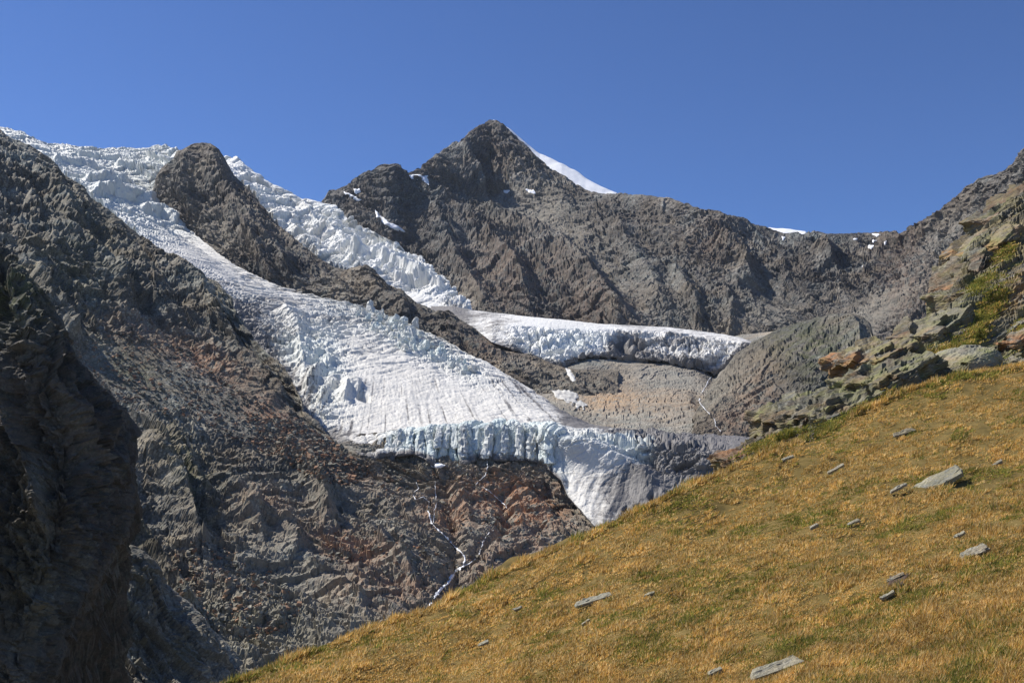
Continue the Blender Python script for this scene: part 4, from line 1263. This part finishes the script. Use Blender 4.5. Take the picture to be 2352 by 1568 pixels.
outcrop('dark shaded block under the reddish brown one at the right edge', 2315, 790, 93, 64, 34, 34, 3.5, 16, rust=0.35, lichen=0.35, strata=0.4)
outcrop('small pale boulder at the right edge of the meadow top', 2348, 846, 86, 26, 18, 30, 1.6, 17, n=24, lichen=0.4, pale=0.5, strata=0.15)

# ---------------------------------------------------------------- stones lying in the meadow
mead = Drape(['meadow_slope'], 14.0)
FOOT = []
M['stone'] = rock_mat('weathered_slab', (0.13, 0.118, 0.096), (0.21, 0.194, 0.16), (0.31, 0.288, 0.24), 1.2, bumpd=0.04, rust=(0.30, 0.19, 0.10), green=(0.25, 0.25, 0.11), pale=(0.44, 0.42, 0.35), rot=(0, R(-24), 0), stretch=(0.5, 0.5, 2.0))
Q4 = 2352.0 / 1024.0
def stone(label, x0, y0, x1, y1, rise=1, lichen=0.25, pale=0.6, rust=0.05, seed=1, thick=None, flat=0.42, n=12):
    """corners in picture units of 1/1024; rise=+1 leans up to the right"""
    x0, y0, x1, y1 = [v * Q4 for v in (x0, y0, x1, y1)]
    L = math.hypot(x1 - x0, (y1 - y0) * 0.8); ang = math.atan2((y1 - y0) * 0.8, x1 - x0) * rise
    cx, cy = (x0 + x1) / 2, (y0 + y1) / 2
    c = mead.at(cx, cy); mpp = c[1] / FQ
    hx = L * (0.47 if L > 60 else 0.38) * mpp
    hz = max(0.085, hx * 0.11)
    r_ = np.random.default_rng(seed)
    P, F = block(n, (hx, hx * r_.uniform(0.18, 0.28), hz), seed, 0.2, 0.10, strata=hz * 0.3, skew=r_.uniform(-0.4, 0.4), lam=hx * 0.6)
    P[:, 0] *= 1 + 0.25 * np.sin(P[:, 1] / hx * 2.0 + seed)
    t = R(r_.uniform(24, 38))                                    # lies in the slope, top turned a little towards the valley
    P = np.stack([P[:, 0], P[:, 1] * math.cos(t) - P[:, 2] * math.sin(t), P[:, 1] * math.sin(t) + P[:, 2] * math.cos(t)], -1)
    P = rot_image(P, ang, 0.15)
    me = mesh_np('meadow_stone', P, F)
    mk = np.zeros((len(P), 3)); mk[:, 0] = rust + 0.2; mk[:, 1] = lichen * 0.4 + 0.1; mk[:, 2] = pale * 0.7
    FOOT.append((c[0], c[1], hx * 1.0, hx * 0.5))
    set_mask(me, 'mask', mk)
    o = link('meadow_stone', me, M['stone'], label=label, category='stone', group='stones lying in the meadow')
    o.location = c + np.array([0, -0.05, 0.07])
    return o

ST = [
 ('largest pale slab lying in the meadow, long and tilted up to the right', 911,465,968,499, 0.5,0.55,0.05, 31),
 ('oblong grey slab lower left of the dark ledge stone', 826,463,846,476, 0.1,0.8,0, 32),
 ('small pale stone just below the low layered outcrop slab', 781,456,794,462, 0.1,0.9,0, 33),
 ('flat grey stone directly left of the largest slab', 888,483,908,495, 0.1,0.7,0, 34),
 ('dark ledge stone in the grass below the long slanting outcrop', 890,429,917,438, 0.3,0.1,0.1, 35),
 ('grey slab right of the largest slab', 990,459,1005,469, 0.2,0.5,0, 37),
 ('pale stone in the grass below the flat grey stone', 846,520,860,527, 0.1,0.7,0, 40),
 ('small whitish stone left of the pale stone below the flat grey one', 808,524,819,531, 0.0,1.0,0, 41),
 ('second large flat slab, lower right of the largest slab', 955,545,993,562, 0.1,0.2,0.15, 42),
 ('faint grey stone just above the second large flat slab', 951,531,969,541, 0.1,0.6,0, 43),
 ('pale flat stone in a green hollow below the bare earth patch', 878,591,897,602, 0.3,0.7,0, 44),
 ('dark stone beside the bare earth patch', 886,574,905,584, 0.1,0.05,0.3, 45),
 ('long narrow pale slab at the bottom picture edge', 750,660,801,679, 0.2,0.6,0, 47),
 ('short pale slab left of the long one at the bottom edge', 703,667,726,679, 0.2,0.6,0, 48),
 ('small lichen dotted stone in the middle of the meadow', 643,593,656,598, 0.5,0.4,0, 50),
 ('low wide slab alone in the lower left of the meadow', 578,595,609,606, 0.1,0.75,0, 52),
 ('small grey stone below the low wide slab', 580,619,592,628, 0.3,0.6,0, 54),
 ('leftmost stone of the meadow, broad and pale', 475,640,492,649, 0.3,0.8,0, 55),
 ('thin grey stone left of the low wide slab near the meadow edge', 512,607,524,612, 0.1,0.6,0, 56),
]
for lab, x0, y0, x1, y1, li, pa, ru, sd in ST:
    stone(lab, x0, y0, x1, y1, 1, li, pa, ru, sd, n=12)
# bare earth patch is a shallow scar in the turf
m, nt, b = nodes('bare_earth'); b.inputs['Base Color'].default_value = (0.06, 0.036, 0.022, 1); b.inputs['Roughness'].default_value = 0.95
drape_patch('earth_patch', [(2045,1322),(2085,1318),(2078,1340),(2062,1352),(2040,1345)], mead, 0.10, m, step=2.0, rough=4, seed=3, kind='structure')

# ---------------------------------------------------------------- grass: about 800 thousand single blades in tufts
m = bpy.data.materials.new('dry_grass'); m.use_nodes = True; nt = m.node_tree; nt.nodes.clear()
out = nt.nodes.new('ShaderNodeOutputMaterial')
at = N(nt, 'ShaderNodeVertexColor', layer_name='mask')
df = nt.nodes.new('ShaderNodeBsdfDiffuse'); tr = nt.nodes.new('ShaderNodeBsdfTranslucent'); mx = nt.nodes.new('ShaderNodeMixShader')
mx.inputs[0].default_value = 0.45
nt.links.new(at.outputs[0], df.inputs[0]); nt.links.new(at.outputs[0], tr.inputs[0])
nt.links.new(df.outputs[0], mx.inputs[1]); nt.links.new(tr.outputs[0], mx.inputs[2]); nt.links.new(mx.outputs[0], out.inputs[0])
M['grass'] = m

def grass_field(name, px, py, dr, per, hmin, hmax, seed, clump=0.22, green_bias=0.0):
    r = np.random.default_rng(seed)
    C = dr.at(px, py)
    ok = ~np.isnan(C).any(1)
    for fx, fy, ra, rb in FOOT:
        ok &= ((C[:, 0] - fx) / ra) ** 2 + ((C[:, 1] - fy) / rb) ** 2 > 0.85
    C = C[ok]
    nt_ = len(C)
    big = fbm(C * np.array([0.5, 1, 1.4]), 4.2, 4, 0.65, 971)           # colour patches
    mid_ = fbm(C, 1.6, 2, 0.5, 975)
    hs = (hmin + (hmax - hmin) * r.random(nt_) ** 1.8) * (0.75 + 0.8 * np.clip(mid_, -0.8, 1))
    n = nt_ * per
    ci = np.repeat(np.arange(nt_), per)
    a = r.uniform(0, 2 * np.pi, n); rad = clump * np.sqrt(r.random(n))
    B = C[ci] + np.stack([rad * np.cos(a), rad * np.sin(a), -0.04 + 0.38 * rad * np.cos(a)], -1)
    L = hs[ci] * r.uniform(0.55, 1.15, n)
    lean = 0.25 + 0.75 * r.random(n)
    wind = np.array([0.55, 0.1, 0.0])
    D = np.stack([np.cos(a), np.sin(a), np.zeros(n)], -1) * (0.55 * lean)[:, None] + wind * (0.4 * r.random(n))[:, None]
    D[:, 2] = 0.9 - 0.35 * lean
    T = B + D * L[:, None]
    w = (B[:, 1] / 1000.0) * r.uniform(0.30, 0.62, n) + 0.004
    s = r.uniform(-1, 1, (n, 1)) * 0.6
    side = np.concatenate([np.ones((n, 1)), s, 0 * s], 1); side /= np.linalg.norm(side, axis=1)[:, None]
    Vb = np.stack([B - side * w[:, None], B + side * w[:, None], T], 1).reshape(-1, 3)
    F = np.arange(3 * n).reshape(-1, 3)
    straw = np.array([0.76, 0.565, 0.255]); ochre = np.array([0.64, 0.405, 0.115]); olive = np.array([0.34, 0.30, 0.07]); green = np.array([0.17, 0.20, 0.048]); brown = np.array([0.42, 0.26, 0.08])
    g = np.clip(sstep(-0.05, 0.75, big + 0.25 * r.normal(size=nt_))[ci] * 0.75 + 0.08 + green_bias, 0, 1)
    u = r.random(n)
    gt = (r.random(nt_)[ci] * 0.6 + r.random(n) * 0.4) < g * 0.76 + 0.12
    col = np.where((u < 0.38)[:, None], straw, np.where((u < 0.84)[:, None], ochre, brown))
    colg = np.where((u < 0.62)[:, None], olive, green)
    col = np.where(gt[:, None], colg, col) * (0.72 + 0.5 * r.random((n, 1)))
    tone = (1.0 + 0.34 * np.clip(fbm(C, 1.5, 3, 0.6, 981), -0.7, 0.7))[ci]
    col = col * tone[:, None]
    me = mesh_np(name, Vb, F)
    set_mask(me, 'mask', np.repeat(col, 3, 0))
    return link(name, me, M['grass'], kind='stuff')

r = np.random.default_rng(77)
n = 62000
gx = r.uniform(380, 2420, n); gy = r.uniform(780, 1640, n)
tp = np.array(top)
edge_y = np.interp(gx, tp[:, 0], tp[:, 1])
ok = gy > edge_y + 1
# sparser where tufts are large (near), denser far away keeps the cover even
grass_field('meadow_grass', gx[ok], gy[ok], mead, 16, 0.16, 0.42, 5)
# fringe of taller grass along the skyline of the slope
ex = r.uniform(380, 2420, 4200); ey = np.interp(ex, tp[:, 0], tp[:, 1]) + r.uniform(1, 9, 4200)
grass_field('meadow_edge_grass', ex, ey, mead, 8, 0.25, 0.95, 6)
# grass on the ledges of the cliff
led = Drape(['grassy_cliff', 'meadow_slope'], 9.0)
lx = []; ly = []
for cx, cy, sx_, sy_, an, num in ((2120,835,45,9,-0.6,450), (2250,745,50,11,-1.0,600), (2280,690,26,10,-0.9,260), (2255,650,18,8,-0.6,160), (2195,800,34,7,-0.35,240), (2310,575,18,9,-0.9,140), (2250,862,90,8,-0.25,500), (2340,760,16,9,-0.8,100), (1770,1012,40,5,-0.38,260), (1900,978,50,5,-0.45,200)):
    a_ = r.normal(size=num); b_ = r.normal(size=num)
    lx.append(cx + a_ * sx_ * math.cos(an) - b_ * sy_ * math.sin(an)); ly.append(cy + a_ * sx_ * math.sin(an) + b_ * sy_ * math.cos(an))
grass_field('ledge_grass', np.concatenate(lx), np.concatenate(ly), led, 14, 0.2, 0.6, 8, clump=0.35, green_bias=0.6)
print('all', round(time.time() - T0, 1))

# ================================================================== thin mountain air
m = bpy.data.materials.new('mountain_air'); m.use_nodes = True; nt = m.node_tree; nt.nodes.clear()
out = nt.nodes.new('ShaderNodeOutputMaterial')
pv = nt.nodes.new('ShaderNodeVolumePrincipled')
pv.inputs['Color'].default_value = (0.62, 0.74, 0.92, 1)
pv.inputs['Density'].default_value = 0.000012
pv.inputs['Anisotropy'].default_value = 0.2
nt.links.new(pv.outputs[0], out.inputs['Volume'])
hv = np.array([(x, y, z) for z in (-422.0, 1600.0) for x, y in ((-4500, -4500), (4500, -4500), (4500, 4500), (-4500, 4500))])
hv[:, :2] *= 1.0
me = mesh_np('haze', hv, np.array([(0, 3, 2, 1), (4, 5, 6, 7), (0, 1, 5, 4), (1, 2, 6, 5), (2, 3, 7, 6), (3, 0, 4, 7)]))
link('haze', me, m, kind='stuff')
